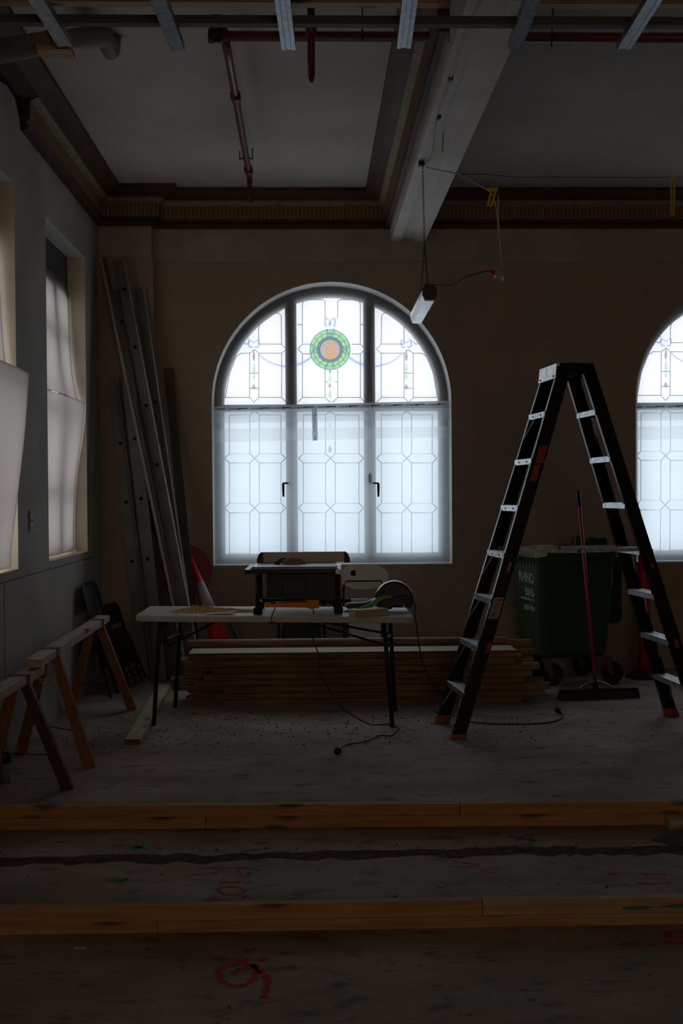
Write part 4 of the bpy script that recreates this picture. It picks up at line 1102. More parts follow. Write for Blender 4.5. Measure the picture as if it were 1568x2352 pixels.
# stickers on the near left rail
def sticker(z0, z1, u0, u1, mat, sx=-1, name='sticker', par=None):
    m = MB(); P4 = []
    for (z, u) in ((z0, u0), (z0, u1), (z1, u1), (z1, u0)):
        c = railc(sx, -1, z); P4.append(c+ax*(u*RWd/2)-bx*.0016)
    m.add(P4, [(0, 1, 2, 3)]); return m.build(name, mat, par or LAD)
def zof(px, py): return at(px, py, 7.22).z
s = sticker(zof(1240, 1064), zof(1245, 1024), -.45, .75, 'labelred')
s = sticker(zof(1232, 1105), zof(1238, 1068), -.45, .5, 'labelred')
s = sticker(zof(1142, 1416), zof(1150, 1368), -.75, .75, 'label'); s['label'] = 'large peeling paper sticker'
sticker(zof(1150, 1377), zof(1150, 1371), -.1, .65, 'labelred', name='red_print', par=s).location += -bx*.0008
for g in range(4):
    zz = zof(1150, 1382+g*4); t = sticker(zz-.003, zz, -.55, .55, 'blackmetal', name='print_line', par=s); t.location += -bx*.0008
for g in range(9):
    zz = zof(1150, 1402); t = sticker(zz-.022, zz, -.45+g*.1, -.40+g*.1, 'blackmetal', name='barcode_bar', par=s); t.location += -bx*.0008
sticker(zof(1166, 1312), zof(1168, 1290), .0, .4, 'label'); sticker(zof(1166, 1312), zof(1167, 1307), -.1, .35, 'labelred').location += -bx*.0008
sticker(zof(1122, 1492), zof(1126, 1470), .3, .85, 'labelred')
sticker(zof(1400, 1305), zof(1400, 1295), -.1, .5, 'labelred', sx=1); sticker(zof(1500, 1488), zof(1500, 1468), -.1, .4, 'labelred', sx=1)

# ================================================================== GREEN BIN
bl = gz(1238, 1585); bl = Vector((1.775, 8.90, 0))
da = Vector((.985, .172, 0)).normalized(); db = Vector((-da.y, da.x, 0))
BW, BD = .665, .60
BIN = thing('wheelie_bin', (bl.x+da.x*BW/2, bl.y+.3, 0), 'large dark green wheelie bin on castors, seen through the stepladder', 'bin')
def bp(u, v, z): return bl+da*u+db*v+V(0, 0, z)
zb0_, zt0_ = .215, at(1226, 1268, 8.9).z
def ring_(z, ins, r=.05):
    c = [bp(ins, ins, z), bp(BW-ins, ins, z), bp(BW-ins, BD-ins*.6, z), bp(ins, BD-ins*.6, z)]
    return rrect(*c, r, {0, 1, 2, 3})
m = MB(); zs_ = [(zb0_, .075), (zb0_+.03, .05), (.75, .02), (zt0_-.10, 0.006), (zt0_-.05, 0.0), (zt0_-.05, -.016), (zt0_, -.016)]
rings = [ring_(z, i) for z, i in zs_]
for a, b_ in zip(rings, rings[1:]): m.loft(a, b_, cap=False)
m.add(rings[0], [tuple(range(len(rings[0])))]); m.add(rings[-1], [tuple(range(len(rings[-1])))])
bd = m.build('body', 'binside', BIN)
# toothed rib line under the rim, side face
m = MB()
for k in range(7):
    v0 = .06+.07*k; m.add([bp(-.001, v0, zt0_-.05), bp(-.001, v0+.065, zt0_-.05), bp(.001, v0+.03, zt0_-.115)], [(0, 1, 2)])
m.build('rim_ribs', 'hole', bd, solid=.004)
m = MB(); a = [bp(-.03, -.03, zt0_+.001), bp(BW+.03, -.03, zt0_+.001), bp(BW+.03, BD+.03, zt0_+.001), bp(-.03, BD+.03, zt0_+.001)]
b_ = [v+V(0, 0, .022) for v in rrect(bp(-.01, -.01, zt0_), bp(BW+.01, -.01, zt0_), bp(BW+.01, BD+.01, zt0_), bp(-.01, BD+.01, zt0_), .01, set())]
m.loft(a, b_); lid = m.build('lid', 'bindark', BIN, bevel=.006)
m = MB()
for (u0, u1, h1) in ((.44, .52, .085), (.56, .66, .07), (.66, .74, .065)):
    m.loft([bp(u0, .30, zt0_+.02), bp(u1, .30, zt0_+.02), bp(u1, .42, zt0_+.02), bp(u0, .42, zt0_+.02)], [bp(u0+.015, .31, zt0_+h1+.03), bp(u1-.015, .31, zt0_+h1+.03), bp(u1-.02, .40, zt0_+h1+.02), bp(u0+.015, .40, zt0_+h1+.02)])
m.loft([bp(.50, .32, zt0_+.02), bp(.66, .32, zt0_+.02), bp(.66, .40, zt0_+.02), bp(.50, .40, zt0_+.02)], [bp(.50, .32, zt0_+.06), bp(.66, .32, zt0_+.06), bp(.66, .40, zt0_+.06), bp(.50, .40, zt0_+.06)])
m.build('lid_hinge', 'binside', lid, bevel=.01)
# folded-back lid hanging on the right side
m = MB(); u = BW+.02
pts = [(0, 0), (.17, -.0), (.17, -.56), (.14, -.60), (.04, -.60), (0, -.57)]
A = [bp(u+x, .30, zt0_-.02+z) for x, z in pts]; B = [bp(u+x, .36, zt0_-.02+z) for x, z in pts]; m.loft(A, B)
hl = m.build('hanging_lid', 'bindark', BIN, bevel=.01)
m = MB(); A = [bp(u+.072, .294, zt0_-.30), bp(u+.082, .294, zt0_-.30), bp(u+.082, .294, zt0_-.13-.0), bp(u+.072, .294, zt0_-.13)]
m.loft(A, [p+db*.006 for p in A]); m.build('yellow_strip', 'yellow', hl)
for (u, v) in ((.10, .08), (BW-.06, .06), (.12, BD-.10), (BW-.12, BD-.10)):
    c = bp(u, v, .0); hd = Vector((math.cos(R(20)), -math.sin(R(20)), 0)); sd = Vector((-hd.y, hd.x, 0)); rad = .088
    m = MB(); wc = c+hd*.045+V(0, 0, rad+.001); m.tube([wc-sd*.022, wc-sd*.018, wc+sd*.018, wc+sd*.022], [rad*.88, rad, rad, rad*.88], 28); wh = m.build('wheel', 'socle', BIN)
    m = MB(); m.tube([wc-sd*.024, wc+sd*.024], .022, 12)
    for k in (-1, 1):
        a = [wc+sd*.028*k-hd*.02, wc+sd*.028*k+hd*.02, c+sd*.028*k+V(0, 0, zb0_)+hd*.04, c+sd*.028*k+V(0, 0, zb0_)-hd*.04]
        m.loft(a, [p+sd*.004*k for p in a])
    m.build('castor_fork', 'steelrust', wh)
def text_mesh(body, size, origin, xdir, zdir, mat, parent, name='lettering', align='RIGHT', xs=1.0):
    cu = bpy.data.curves.new('t', 'FONT'); cu.body = body; cu.size = size; cu.align_x = align; cu.extrude = .0006; cu.offset = size*.02
    ob = bpy.data.objects.new('t', cu); COL.objects.link(ob); bpy.context.view_layer.update()
    me = bpy.data.meshes.new_from_object(ob.evaluated_get(bpy.context.evaluated_depsgraph_get()))
    bpy.data.objects.remove(ob)
    base = Vector((0, 0, 0)); q = parent
    while q is not None: base += q.location; q = q.parent
    xd, zd, og = Vector(xdir), Vector(zdir), Vector(origin); nn = xd.cross(zd)
    for v in me.vertices: v.co = og-base+xd*v.co.x*xs+zd*v.co.y+nn*v.co.z
    me.materials.clear(); me.materials.append(M[mat])
    o = bpy.data.objects.new(name, me); COL.objects.link(o); o.parent = parent; return o
sdir = -db   # reading direction on the left side face runs toward the camera
zd = (bp(0.0, .2, zt0_-.10)-bp(.02-.0, .2, .75)).normalized()
def side(v, z): t = max(0, min(1, (z-.75)/(zt0_-.10-.75))); return bp(.02-.014*t-.003 if z > .75 else .02+.03*(.75-z)/.5-.003, v, z)
text_mesh('RHINO', .115, side(.11, .81), sdir, zd, 'text', bd, xs=.92)
text_mesh('BINS', .095, side(.13, .70), sdir, zd, 'text', bd)
text_mesh('www.rhinobins.co.nz', .036, side(.13, .665), sdir, V(.03, 0, 1).normalized(), 'text', bd)
text_mesh('508 462', .075, side(.13, .585), sdir, V(.03, 0, 1).normalized(), 'text', bd)
# papers on the lid
q = bp(.05, .12, zt0_+.03)
tag(MB().grid(lambda u, v: q+da*(.19*u)+db*(.2*v)+V(0, 0, .004+.012*math.sin(3*u)*math.sin(3*v)), 8, 6).build('paper_sheet', 'label', smooth=True, solid=.001), 'crumpled brownish paper on the green bin lid, left side', 'paper')
q = bp(.30, .05, zt0_+.03)
tag(MB().grid(lambda u, v: q+da*(.15*u)+db*(.08*v)+V(0, 0, .002+.018*(1-u)**2), 8, 4).build('paper_sheet', 'paper', smooth=True, solid=.001), 'curled white paper strip on the green bin lid, middle', 'paper')
q = bp(-.0, -.018, zt0_-.02)
tag(MB().loft([bp(-.03, -.02, zt0_+.002), bp(.06, -.04, zt0_+.002), bp(.06, -.04, zt0_-.03), bp(-.03, -.04, zt0_-.045)], [bp(-.03, -.03, zt0_+.002), bp(.06, -.05, zt0_+.002), bp(.06, -.05, zt0_-.03), bp(-.03, -.05, zt0_-.045)]).build('paper_sheet', 'padwhite'), 'pale sheet folded over the near left rim of the green bin', 'paper')
# ================================================================== BROOM, RED POST
h0_, h1_ = gz(1287, 1610), gz(1470, 1603)
BR = thing('push_broom', (h0_.lerp(h1_, .5).x, h0_.y, 0), 'wide push broom with red handle leaning in front of the green bin', 'broom')
d = (h1_-h0_).normalized(); n = Vector((-d.y, d.x, 0))
m = MB(); A = [h0_+n*0, h1_+n*0, h1_+n*.07, h0_+n*.07]; m.loft([v+V(0, 0, .001) for v in A], [v-d*.0+V(0, 0, .055)+(d*.008 if i in (0, 3) else -d*.010) for i, v in enumerate(A)])
m.build('bristles', 'brush', BR)
A = [h0_+d*.01+n*.01, h1_-d*.01+n*.01, h1_-d*.01+n*.06, h0_+d*.01+n*.06]
MB().loft([v+V(0, 0, .055) for v in A], [v+V(0, 0, .078) for v in A]).build('head', 'black', BR, bevel=.006)
fb_ = h0_.lerp(h1_, .46)+n*.035+V(0, 0, .075); tp_ = at(1327, 1127, h0_.y+.30)
MB().tube([fb_, fb_.lerp(tp_, .06)], [.022, .016], 12).build('socket', 'black', BR, smooth=True)
m = MB()
for k in (-1, 1): m.tube(smoothpath([fb_+d*.13*k, fb_+d*.09*k+V(0, 0, .03), fb_+V(0, 0, .06)], 5), .007, 6)
m.build('brace', 'galv', BR, smooth=True)
MB().tube([fb_.lerp(tp_, .05), fb_.lerp(tp_, .93)], .0125, 12).build('handle', 'redmet', BR, smooth=True)
MB().tube([fb_.lerp(tp_, .92), fb_.lerp(tp_, .925), fb_.lerp(tp_, .995), tp_], [.013, .017, .017, .012], 12).build('grip', 'black', BR, smooth=True)
def bollard(base, topz, r, label):
    t = thing('bollard', base, label, 'bollard'); m = MB()
    b0 = Vector(base)
    m.tube([b0+V(0, 0, .04), b0+V(0, 0, topz*.8), b0+V(0, 0, topz*.93), b0+V(0, 0, topz-.03), b0+V(0, 0, topz)], [r, r*.95, r*.85, r*.9, r*.5], 20); m.build('post', 'red', t, smooth=True)
    m = MB(); m.tube([b0+V(0, 0, .001), b0+V(0, 0, .02), b0+V(0, 0, .045), b0+V(0, 0, .06)], [.16, .16, .09, .07], 8); m.build('base', 'socle', t)
    return t
rb_ = gz(1462, 1546); bollard((rb_.x, rb_.y-.22, 0), at(1460, 1240, rb_.y-.22).z, .052, 'red plastic bollard on a black base between the green bin and right window')
m = MB(); q = gz(1500, 1548)
# ================================================================== CONE AND RED DISC
ct, cb = at(438, 1290, 9.62), gz(528, 1560); cb = Vector((at(532, 1500, 9.2).x, 9.25, .05))
dn = (cb-ct)
CN = thing('traffic_cone', (cb.x, cb.y, 0), 'red traffic cone with grey reflective sleeve, leaning on the wall behind the table', 'traffic cone')
L_ = dn.length
def cr(t): return .018+.085*t
def seg(t0, t1, name, mat, g=0.0):
    MB().tube([ct+dn*t0, ct+dn*t1], [cr(t0)+g, cr(t1)+g], 24).build(name, mat, CN, smooth=True)
seg(0, 1.0, 'cone_body', 'red'); seg(.22, .56, 'reflective_sleeve', 'refl', .003)
m = MB(); dd = dn.normalized(); s1 = dd.orthogonal().normalized(); s2 = dd.cross(s1)
A = [cb+s1*.14*a+s2*.14*b for a, b in ((-1, -1), (1, -1), (1, 1), (-1, 1))]
for v in A: pass
mz = min(v.z for v in A)
m.loft([v for v in A], [v+dd*.02 for v in A]); o_ = m.build('base', 'red', CN)
for o__ in CN.children:
    o__.location.z += max(0, -mz+.006)*1
dc = at(424, 1312, 9.70)
m = MB(); nrm = Vector((.15, -.98, .05)).normalized(); m.tube([dc, dc+nrm*.004], at(446, 1250, 9.7).z-dc.z, 40)
rd = thing('round_sign', dc-V(0, 0, .23), 'faint red round sign disc leaning by the wall behind the traffic cone', 'sign')
m.build('disc', P('dull_red_sign', (.30, .03, .04), .5), rd)
m = MB(); m.tube([dc-nrm*.004+V(0, 0, -.1), V(dc.x+.03, dc.y-.05, .0)], .012, 10); m.build('pole', 'wire', rd, smooth=True)
a, b_ = at(520, 1415, 9.6), gz(590, 1520); b_ = Vector((at(600, 1500, 9.3).x, 9.3, .012))
m = MB(); m.tube([a, b_], .014, 10); tag(m.build('wooden_pole', 'studdark', smooth=True), 'dark pole leaning on the back wall beneath the left part of the table', 'pole')

# ================================================================== FOLDING CHAIRS
def folding_chair(o, wd, lean, H, W, pad, label, framecol='blackmetal', oval=False, spread=.10):
    """folded chair: o = floor point at centre of feet, wd = width direction, lean = horizontal offset vector of the top"""
    o, wd, lean = Vector(o), Vector(wd).normalized(), Vector(lean)
    t = thing('folding_chair', o, label, 'folding chair')
    dn_ = (V(0, 0, H)+lean); n = wd.cross(dn_).normalized()
    def q(u, v, w_=0): return o+wd*(u*W)+dn_*v+n*w_
    path = [q(-.5, .0), q(-.5, .5), q(-.5, .80), q(-.44, .86), q(.44, .86), q(.5, .80), q(.5, .5), q(.5, 0)] if oval else [q(-.5, .0), q(-.5, .5), q(-.48, .93), q(-.42, .985), q(-.3, 1), q(.3, 1), q(.42, .985), q(.48, .93), q(.5, .5), q(.5, 0)]
    MB().tube(path, .011, 10).build('frame', framecol, t, smooth=True)
    p2 = [q(-.42, .02, .05), q(-.42, .30, .035), q(-.42, .60, .02), q(.42, .60, .02), q(.42, .30, .035), q(.42, .02, .05)]
    for a, b in ((0, 2), (3, 5)): MB().tube(p2[a:b+1], .010, 10).build('rear_leg', framecol, t, smooth=True)
    MB().tube([q(-.5, .17), q(.5, .17)], .008, 8).build('stretcher', framecol, t, smooth=True)
    MB().tube([q(-.42, .12, .046), q(.42, .12, .046)], .008, 8).build('stretcher', framecol, t, smooth=True)
    if oval:
        m = MB(); N = 32; rim = [q(.62*math.cos(2*math.pi*k/N), .90+.115*math.sin(2*math.pi*k/N), -.012) for k in range(N)]
        m.add([v for v in rim]+[v+n*.02 for v in rim], [tuple(range(N)), tuple(range(2*N-1, N-1, -1))]+[(k, (k+1) % N, N+(k+1) % N, N+k) for k in range(N)]); bkp = m.build('backrest', pad, t, bevel=.003)
        m = MB(); g = [q(.13*math.cos(math.pi+math.pi*k/10), .995+.035*math.sin(math.pi+math.pi*k/10), -.014) for k in range(11)]; m.add(g, [tuple(range(11))]); m.build('hand_slot', 'hole', bkp)
    else:
        pl = rrect(q(-.46, .76, -.012), q(.46, .76, -.012), q(.42, .985, -.012), q(-.42, .985, -.012), .03, {0, 1, 2, 3}); m = MB(); m.loft(pl, [v+n*.016 for v in pl]); m.build('backrest', pad, t, bevel=.003)
    pl = rrect(q(-.42, .26, .0), q(.42, .26, .0), q(.42, .70, .0), q(-.42, .70, .0), .06, {0, 1, 2, 3}); m = MB(); m.loft(pl, [v+n*.022 for v in pl]); st = m.build('seat', pad, t, bevel=.005)
    m = MB(); m.tube(pl+[pl[0]], .008, 8); m.build('seat_rim', 'galv' if oval else framecol, st, smooth=True)
    return t
# light chair behind the saw
yc = 9.35
cx_ = at(837, 1400, yc); tz_ = at(837, 1306, yc).z
folding_chair((cx_.x, 9.25, .012), (1, 0, 0), (0, .30, 0), tz_, .34, 'padwhite', 'light grey folding chair with oval back, folded and leaning behind the table saw', oval=True)
cx_ = at(692, 1450, yc)
folding_chair((cx_.x, 9.25, .012), (1, 0, 0), (0, .30, 0), tz_-.10, .38, 'black', 'black folding chair folded against the wall directly behind the table saw', oval=False)
cA = gz(262, 1605); 
folding_chair((-1.50, 8.78, .012), (.08, 1, 0), (-.22, 0, 0), .85, .42, 'black', 'taller black folding chair folded against the left wall beneath the far side window')
folding_chair((-1.43, 9.22, .012), (.1, 1, 0), (-.20, 0, 0), .645, .38, 'black', 'shorter black folding chair folded in the left corner behind the taller one')

# ================================================================== SAWHORSES
def horse(beam, bracks, label, off=''):
    """beam=(A,B,w,h) top centre line; bracks=list of (t, footL, footR, matL, matR)"""
    A, B, wd_, h = beam; A, B = Vector(A), Vector(B)
    t = thing('sawhorse', (A.lerp(B, .5).x, A.lerp(B, .5).y, 0), label, 'sawhorse')
    m = MB(); m.bar(A-V(0, 0, h/2), B-V(0, 0, h/2), wd_, h); m.build('beam', 'horsebeam', t, bevel=.002)
    d = (B-A).normalized(); s_ = Vector((d.y, -d.x, 0)).normalized()
    for (tt, fL, fR, mL, mR) in bracks:
        c = A.lerp(B, tt)
        m = MB()
        for k in (-.022, ):
            m.bar(c+V(0, 0, .003)-s_*(wd_/2+.006), c+V(0, 0, .003)+s_*(wd_/2+.006), .055, .004, side=d)
            for sg in (-1, 1): m.bar(c+s_*sg*(wd_/2+.004)+V(0, 0, .005), c+s_*sg*(wd_/2+.004)-V(0, 0, h+.02), .055, .004, side=d)
        br_ = m.build('bracket', 'steelrust', t)
        for sg, ft, mt in ((-1, fL, mL), (1, fR, mR)):
            ft = Vector(ft); top = c+s_*sg*(wd_/2-.012)-V(0, 0, h+.002)
            sd = (d-(ft-top).normalized()*d.dot((ft-top).normalized())).normalized()
            m = MB(); lw, lt = .044, .085
            q4 = [(-.5, -.5), (.5, -.5), (.5, .5), (-.5, .5)]
            m.loft([ft+s_*(a*lt*.75)+d*(b*lw)+V(0, 0, .001) for a, b in q4], [top+s_*(a*lt*.62)+d*(b*lw) for a, b in q4])
            m.build('leg', mt, t, bevel=.002)
        fl_, fr2 = Vector(fL), Vector(fR); z = .30
        a_ = fl_.lerp(c, z); b2 = fr2.lerp(c, z); m = MB(); m.tube([a_, b2], .003, 6); m.build('tie_wire', 'wiredark', t)
    return t
X1 = at(72, 1507, 6.09).x
H1A = at(76, 1508, 6.12); H1B = at(238, 1427, 8.35); H1B.z = H1A.z = .66
fR1, fR2 = gz(205, 1762), gz(303, 1630); fL1, fL2 = gz(18, 1732), gz(158, 1632)
fL1.x = max(fL1.x, XL+.04); fL2.x = max(fL2.x, XL+.05)
horse((H1A, H1B, .088, .045), [(.19, fL1, fR1, 'horseleg', 'horseleg'), (.86, fL2, fR2, 'horseleg', 'horseleg')], 'far sawhorse with pale beam and orange legs along the left wall')
H2B = at(85, 1533, 6.30); H2A = Vector((H2B.x-.05, 3.7, .60)); H2B.z = .60
fR3 = gz(156, 1812); fL3 = Vector((XL+.06, fR3.y+.1, 0))
horse((H2A, H2B, .088, .045), [(.865, fL3, fR3, 'horseleg', 'darkleg'), (.15, (XL+.06, 4.1, 0), (-1.32, 4.1, 0), 'horseleg', 'darkleg')], 'near sawhorse at the left edge with one tar-stained leg')
# small clamp on the near sawhorse
c = at(66, 1548, 6.0); c = Vector((H2B.x+.046, 6.14, .60))
CL = thing('clamp', c-V(0, 0, .07), 'small silver wing-nut clamp on the near sawhorse beam', 'clamp')
m = MB(); m.bar(c+V(-.02, 0, .004), c+V(.004, 0, .004), .014, .004, side=(0, 1, 0)); m.bar(c+V(.004, 0, .006), c+V(.006, 0, -.05), .014, .004, side=(0, 1, 0)); m.build('jaw', 'galv', CL)
m = MB(); q = c+V(.008, 0, -.05)
m.tube([q+V(.04*math.cos(a)+.04, 0, .014*math.sin(a)-.01) for a in [2*math.pi*k/16 for k in range(17)]], .003, 6); m.build('wing_nut', 'galv', CL, smooth=True)
# dark cylinder by the left edge
q = gz(12, 1798)
CT = thing('sealant_cartridge', q, 'grey tube with black cap standing on the floor at the left edge', 'tube')
MB().tube([q+V(0, 0, .001), q+V(0, 0, .11)], .026, 18).build('tube_body', 'duct', CT, smooth=True)
MB().tube([q+V(0, 0, .11), q+V(0, 0, .165), q+V(0, 0, .17)], [.032, .030, .02], 18).build('cap', 'black', CT, smooth=True)
# wall plate
q = atX(68, 1196, XL); SW = thing('wall_switch', (XL+.006, q.y, q.z-.065), 'narrow steel strike plate with two holes on the left wall between the side windows', 'plate')
MB().box(XL+.0005, XL+.014, q.y-.028, q.y+.028, q.z-.062, q.z+.062).build('plate', 'socket', SW, bevel=.002)
m = MB(); m.box(XL+.0142, XL+.016, q.y-.012, q.y+.012, q.z-.008, q.z+.008); m.build('latch_hole', 'hole', SW)
for dz in (-.045, .045): MB().tube([(XL+.014, q.y, q.z+dz), (XL+.0165, q.y, q.z+dz)], .005, 8).build('screw_hole', 'hole', SW)

# ================================================================== LEANING STUDS
def stud(bpx, bpy, tpx, tpy, wpx, label, mat='stud', holes=(), edge=None, yb_=9.34, yt_=9.62, flangemat=None, nm='metal_stud', dep=.04):
    b = gz(bpx, bpy); b = at(bpx, bpy, yb_); b.z = .002
    t = at(tpx, tpy, yt_); w_ = wpx*yb_/FPX
    d = (t-b).normalized(); s_ = (V(1, 0, 0)-d*d.x).normalized(); n = d.cross(s_)
    if n.y < 0: n = -n
    th = .0025; fl = dep
    pr = [(-w_/2, 0), (w_/2, 0), (w_/2, fl), (w_/2-th, fl), (w_/2-th, th), (-w_/2+th, th), (-w_/2+th, fl), (-w_/2, fl)] if nm == 'metal_stud' else [(-w_/2, 0), (w_/2, 0), (w_/2, fl), (-w_/2, fl)]
    root = thing(nm, (b.x, b.y, 0), label, 'stud' if nm == 'metal_stud' else 'board', 'studs and boards leaning in the left corner')
    m = MB(); A = [b+s_*x+n*y for x, y in pr]; B = [t+s_*x+n*y for x, y in pr]
    mz = min(v.z for v in A)
    A = [Vector((v.x, v.y, v.z-mz+.0)) for v in A]
    m.loft(A, B); m.build('channel' if nm == 'metal_stud' else 'board_body', mat, root)
    if edge:
        m = MB(); off = s_*(w_/2*edge+(.004*(1 if edge > 0 else -1))); ew = .022 if edge < 0 else .012; off = s_*(w_/2*edge-.5*(ew-.010)*edge); m.bar(b+off+V(0, 0, .03)-n*.0045, t+off-n*.0045, ew, .008, side=s_); m.build('bright_flange', flangemat or 'galv', root)
    for hy in holes:
        f_ = (bpy-hy)/(bpy-tpy); c = b.lerp(t, f_)-n*.0015
        m = MB(); m.tube([c, c+n*.001], .0155, 16); m.build('hole', 'hole', root)
    return root
stud(330, 1556, 262, 870, 24, 'leftmost perforated stud standing in the corner, holes near its right side', holes=(1018, 1152, 1287), yb_=9.42, yt_=9.60)
stud(352, 1556, 268, 880, 9, 'thin dark board with torn white label between the two left studs', mat='studdark', nm='leaning_board', yb_=9.30, yt_=9.52, dep=.02)
stud(369, 1556, 272, 665, 29, 'wide grey stud with large round holes, second from left', holes=(740, 1008, 1144, 1281), yb_=9.36, yt_=9.60)
stud(440, 1556, 236, 592, 13, 'longest thin stud with dimpled bright edge leaning across the corner', mat='studdark', edge=-1, yb_=9.12, yt_=9.46, flangemat=P('dimpled_steel', (.50, .46, .40), .5, .15, bump=.8, bscale=300))
stud(455, 1556, 273, 598, 24, 'tall stud with evenly spaced round holes and blue-bright right edge', holes=(665, 798, 932, 1067), edge=1, yb_=9.21, yt_=9.55)
stud(449, 1556, 320, 662, 21, 'shorter stud with pale notched top, right of the tall holed stud', edge=1, yb_=9.34, yt_=9.62, holes=(925,))
stud(455, 1556, 386, 845, 21, 'dark timber board leaning at the right end of the stud group', mat='studdark', nm='leaning_board', yb_=9.42, yt_=9.74, dep=.02)
stud(392, 1556, 345, 1150, 14, 'short dark board behind the table legs in the stud group', mat='studdark', nm='leaning_board', yb_=9.42, yt_=9.6, dep=.02)
q = at(297, 1100, 9.46); m = MB()
m.add([q+V(-.014, 0, .09), q+V(.004, 0, .085), q+V(.012, 0, .0), q+V(.02, 0, -.085), q+V(.004, 0, -.09), q+V(-.003, 0, 0)], [(0, 1, 2, 3, 4, 5)])
tag(m.build('torn_label', 'label', solid=.001), 'torn strip of pale tape stuck on the leaning studs', 'tape')

# ================================================================== CEILING SERVICES
# furring studs hanging at the top of the frame
dirs = at(795, 1112, 50)-at(795, 1112, 49); dS = dirs.normalized()
dS = Vector((at(795, 1112, 60).x-CAM.x, 60, 0)).normalized()
ZS = 3.56
ends = [(150, 108), (408, 118), (663, 116), (927, 112), (1182, 112), (1432, 114)]
pos_w = ['leftmost', 'second from left', 'third from left', 'third from right', 'second from right', 'rightmost']
for i, (px, py) in enumerate(ends):
    e_ = gz(px, py, ZS) if False else CAM+ray(px, py)*((ZS-CAM.z)/ray(px, py).z)
    e_.y = max(4.9, min(5.35, e_.y)) if abs(e_.y-5.1) > .5 else e_.y
    n_ = e_-dS*3.4; w_, h = .064, .036; th = .002
    pr = [(-w_/2, 0), (-w_/2, h), (-w_/2+th, h), (-w_/2+th, th), (-.012, th), (-.010, .006), (.010, .006), (.012, th), (w_/2-th, th), (w_/2-th, h), (w_/2, h), (w_/2, 0), (.014, 0), (.011, .004), (-.011, .004), (-.014, 0)]
    s_ = Vector((dS.y, -dS.x, 0))
    m = MB(); m.loft([n_+s_*x+V(0, 0, z) for x, z in pr], [e_+s_*x+V(0, 0, z) for x, z in pr])
    o = m.build('ceiling_stud', 'galvdark'); tag(o, 'galvanised ceiling channel hanging at the top, %s of six' % pos_w[i], 'metal channel', 'ceiling channels along the top edge')
eY = 5.1
q = at(784, 41, 5.0)
zt_ = ZS+.04
a = at(0, 45, 5.0); b_ = at(1568, 36, 5.0)
m = MB(); m.box(XL+.01, XR, 4.985, 5.03, a.z-.018, a.z+.018); m.build
tk = m.build('ceiling_track', 'track'); tag(tk, 'long dull grey metal track running across the top of the room', 'metal track')
yr = 6.0
pz = at(800, 84, yr).z; pr_ = .026
PA = at(492, 80, yr)
PR = thing('sprinkler_pipe', (PA.x+1, yr, pz-.03), 'oxide-red pipe crossing under the ceiling with an elbow at its left end', 'pipe')
m = MB(); m.tube([(PA.x, yr, pz), (XR, yr, pz)], pr_, 14); m.build('cross_pipe', 'pipe_red', PR, smooth=True)
m = MB(); m.tube([(PA.x-.03, yr, pz-.0), (PA.x+.03, yr, pz)], .038, 14); m.tube([(PA.x+.01, yr, pz), (PA.x+.01, yr, pz+.10)], [.038, .034], 14); m.build('elbow', P('dark_red_elbow', (.04, .012, .01), .4), PR, smooth=True)
a = at(515, 90, yr+.05); b_ = at(566, 398, 8.55); b_.x = (a.x+b_.x)/2+.01
m = MB(); m.tube([(a.x, yr, pz+.03), (a.x, yr+.4, pz+.03), (b_.x, 8.55, pz-.02)], .023, 14); m.build('branch_pipe', 'pipe_red', PR, smooth=True)
for yy, rr_ in ((6.95, .032), (8.4, .033)):
    t_ = (yy-6.4)/(8.55-6.4); x = a.x+(b_.x-a.x)*t_; z = pz+.03-.05*t_; m = MB(); m.tube([(x, yy-.04, z), (x, yy+.04, z)], rr_, 14); m.build('coupling', 'pipe_red', PR, smooth=True)
m = MB(); zb2 = at(567, 466, 8.56).z; m.tube([(b_.x, 8.56, pz-.02), (b_.x, 8.56, zb2)], [.022, .016], 12); m.build('drop_pipe', 'pipe_red', PR, smooth=True)
x = a.x+(b_.x-a.x)*.78; m = MB(); m.box(x-.05, x+.05, 8.07, 8.10, pz-.03, pz-.022); m.tube([(x-.045, 8.085, pz-.02), (x-.045, 8.085, pz+.03)], .004, 6); m.tube([(x+.045, 8.085, pz-.02), (x+.045, 8.085, pz+.05)], .004, 6); m.build('pipe_hanger', 'black', PR)
q = at(715, 184, yr-.1); zq = q.z
DP = thing('drop_pipe', (q.x, yr-.07, zq), 'short dark vertical pipe drop with sprinkler tip, hanging left of the ceiling beam', 'pipe')
m = MB(); m.tube([(q.x, yr-.07, zq+.03), (q.x, yr-.07, ZCN+.05 if False else ZC)], .020, 12); m.build('pipe_length', 'pipe_red', DP, smooth=True)
m = MB(); m.tube([(q.x, yr-.07, zq), (q.x, yr-.07, zq+.01), (q.x, yr-.07, zq+.03)], [.008, .014, .014], 10); m.build('sprinkler_tip', 'steelrust', DP, smooth=True)
m = MB(); m.tube([(q.x, yr-.07, pz-.035), (q.x, yr-.07, pz+.035)], .030, 12); m.build('tee_fitting', 'pipe_red', DP, smooth=True)
for px, p0, p1, nm in ((832, 28, 96, 'left of the ceiling beam'), (1270, 45, 108, 'right of the ceiling beam')):
    A = at(px, p0, yr-.04); B = at(px if px < 1000 else 1266, p1, yr-.04); A.z = ZC
    m = MB(); m.tube([A, B], .004, 8); m.ball(at(px, 84, yr-.04), .011, 10, 6, sc=(1, 1, 1.8)); tag(m.build('threaded_rod', 'blackmetal', smooth=True), 'thin dark threaded hanger rod at the red pipe, '+nm, 'hanger rod')
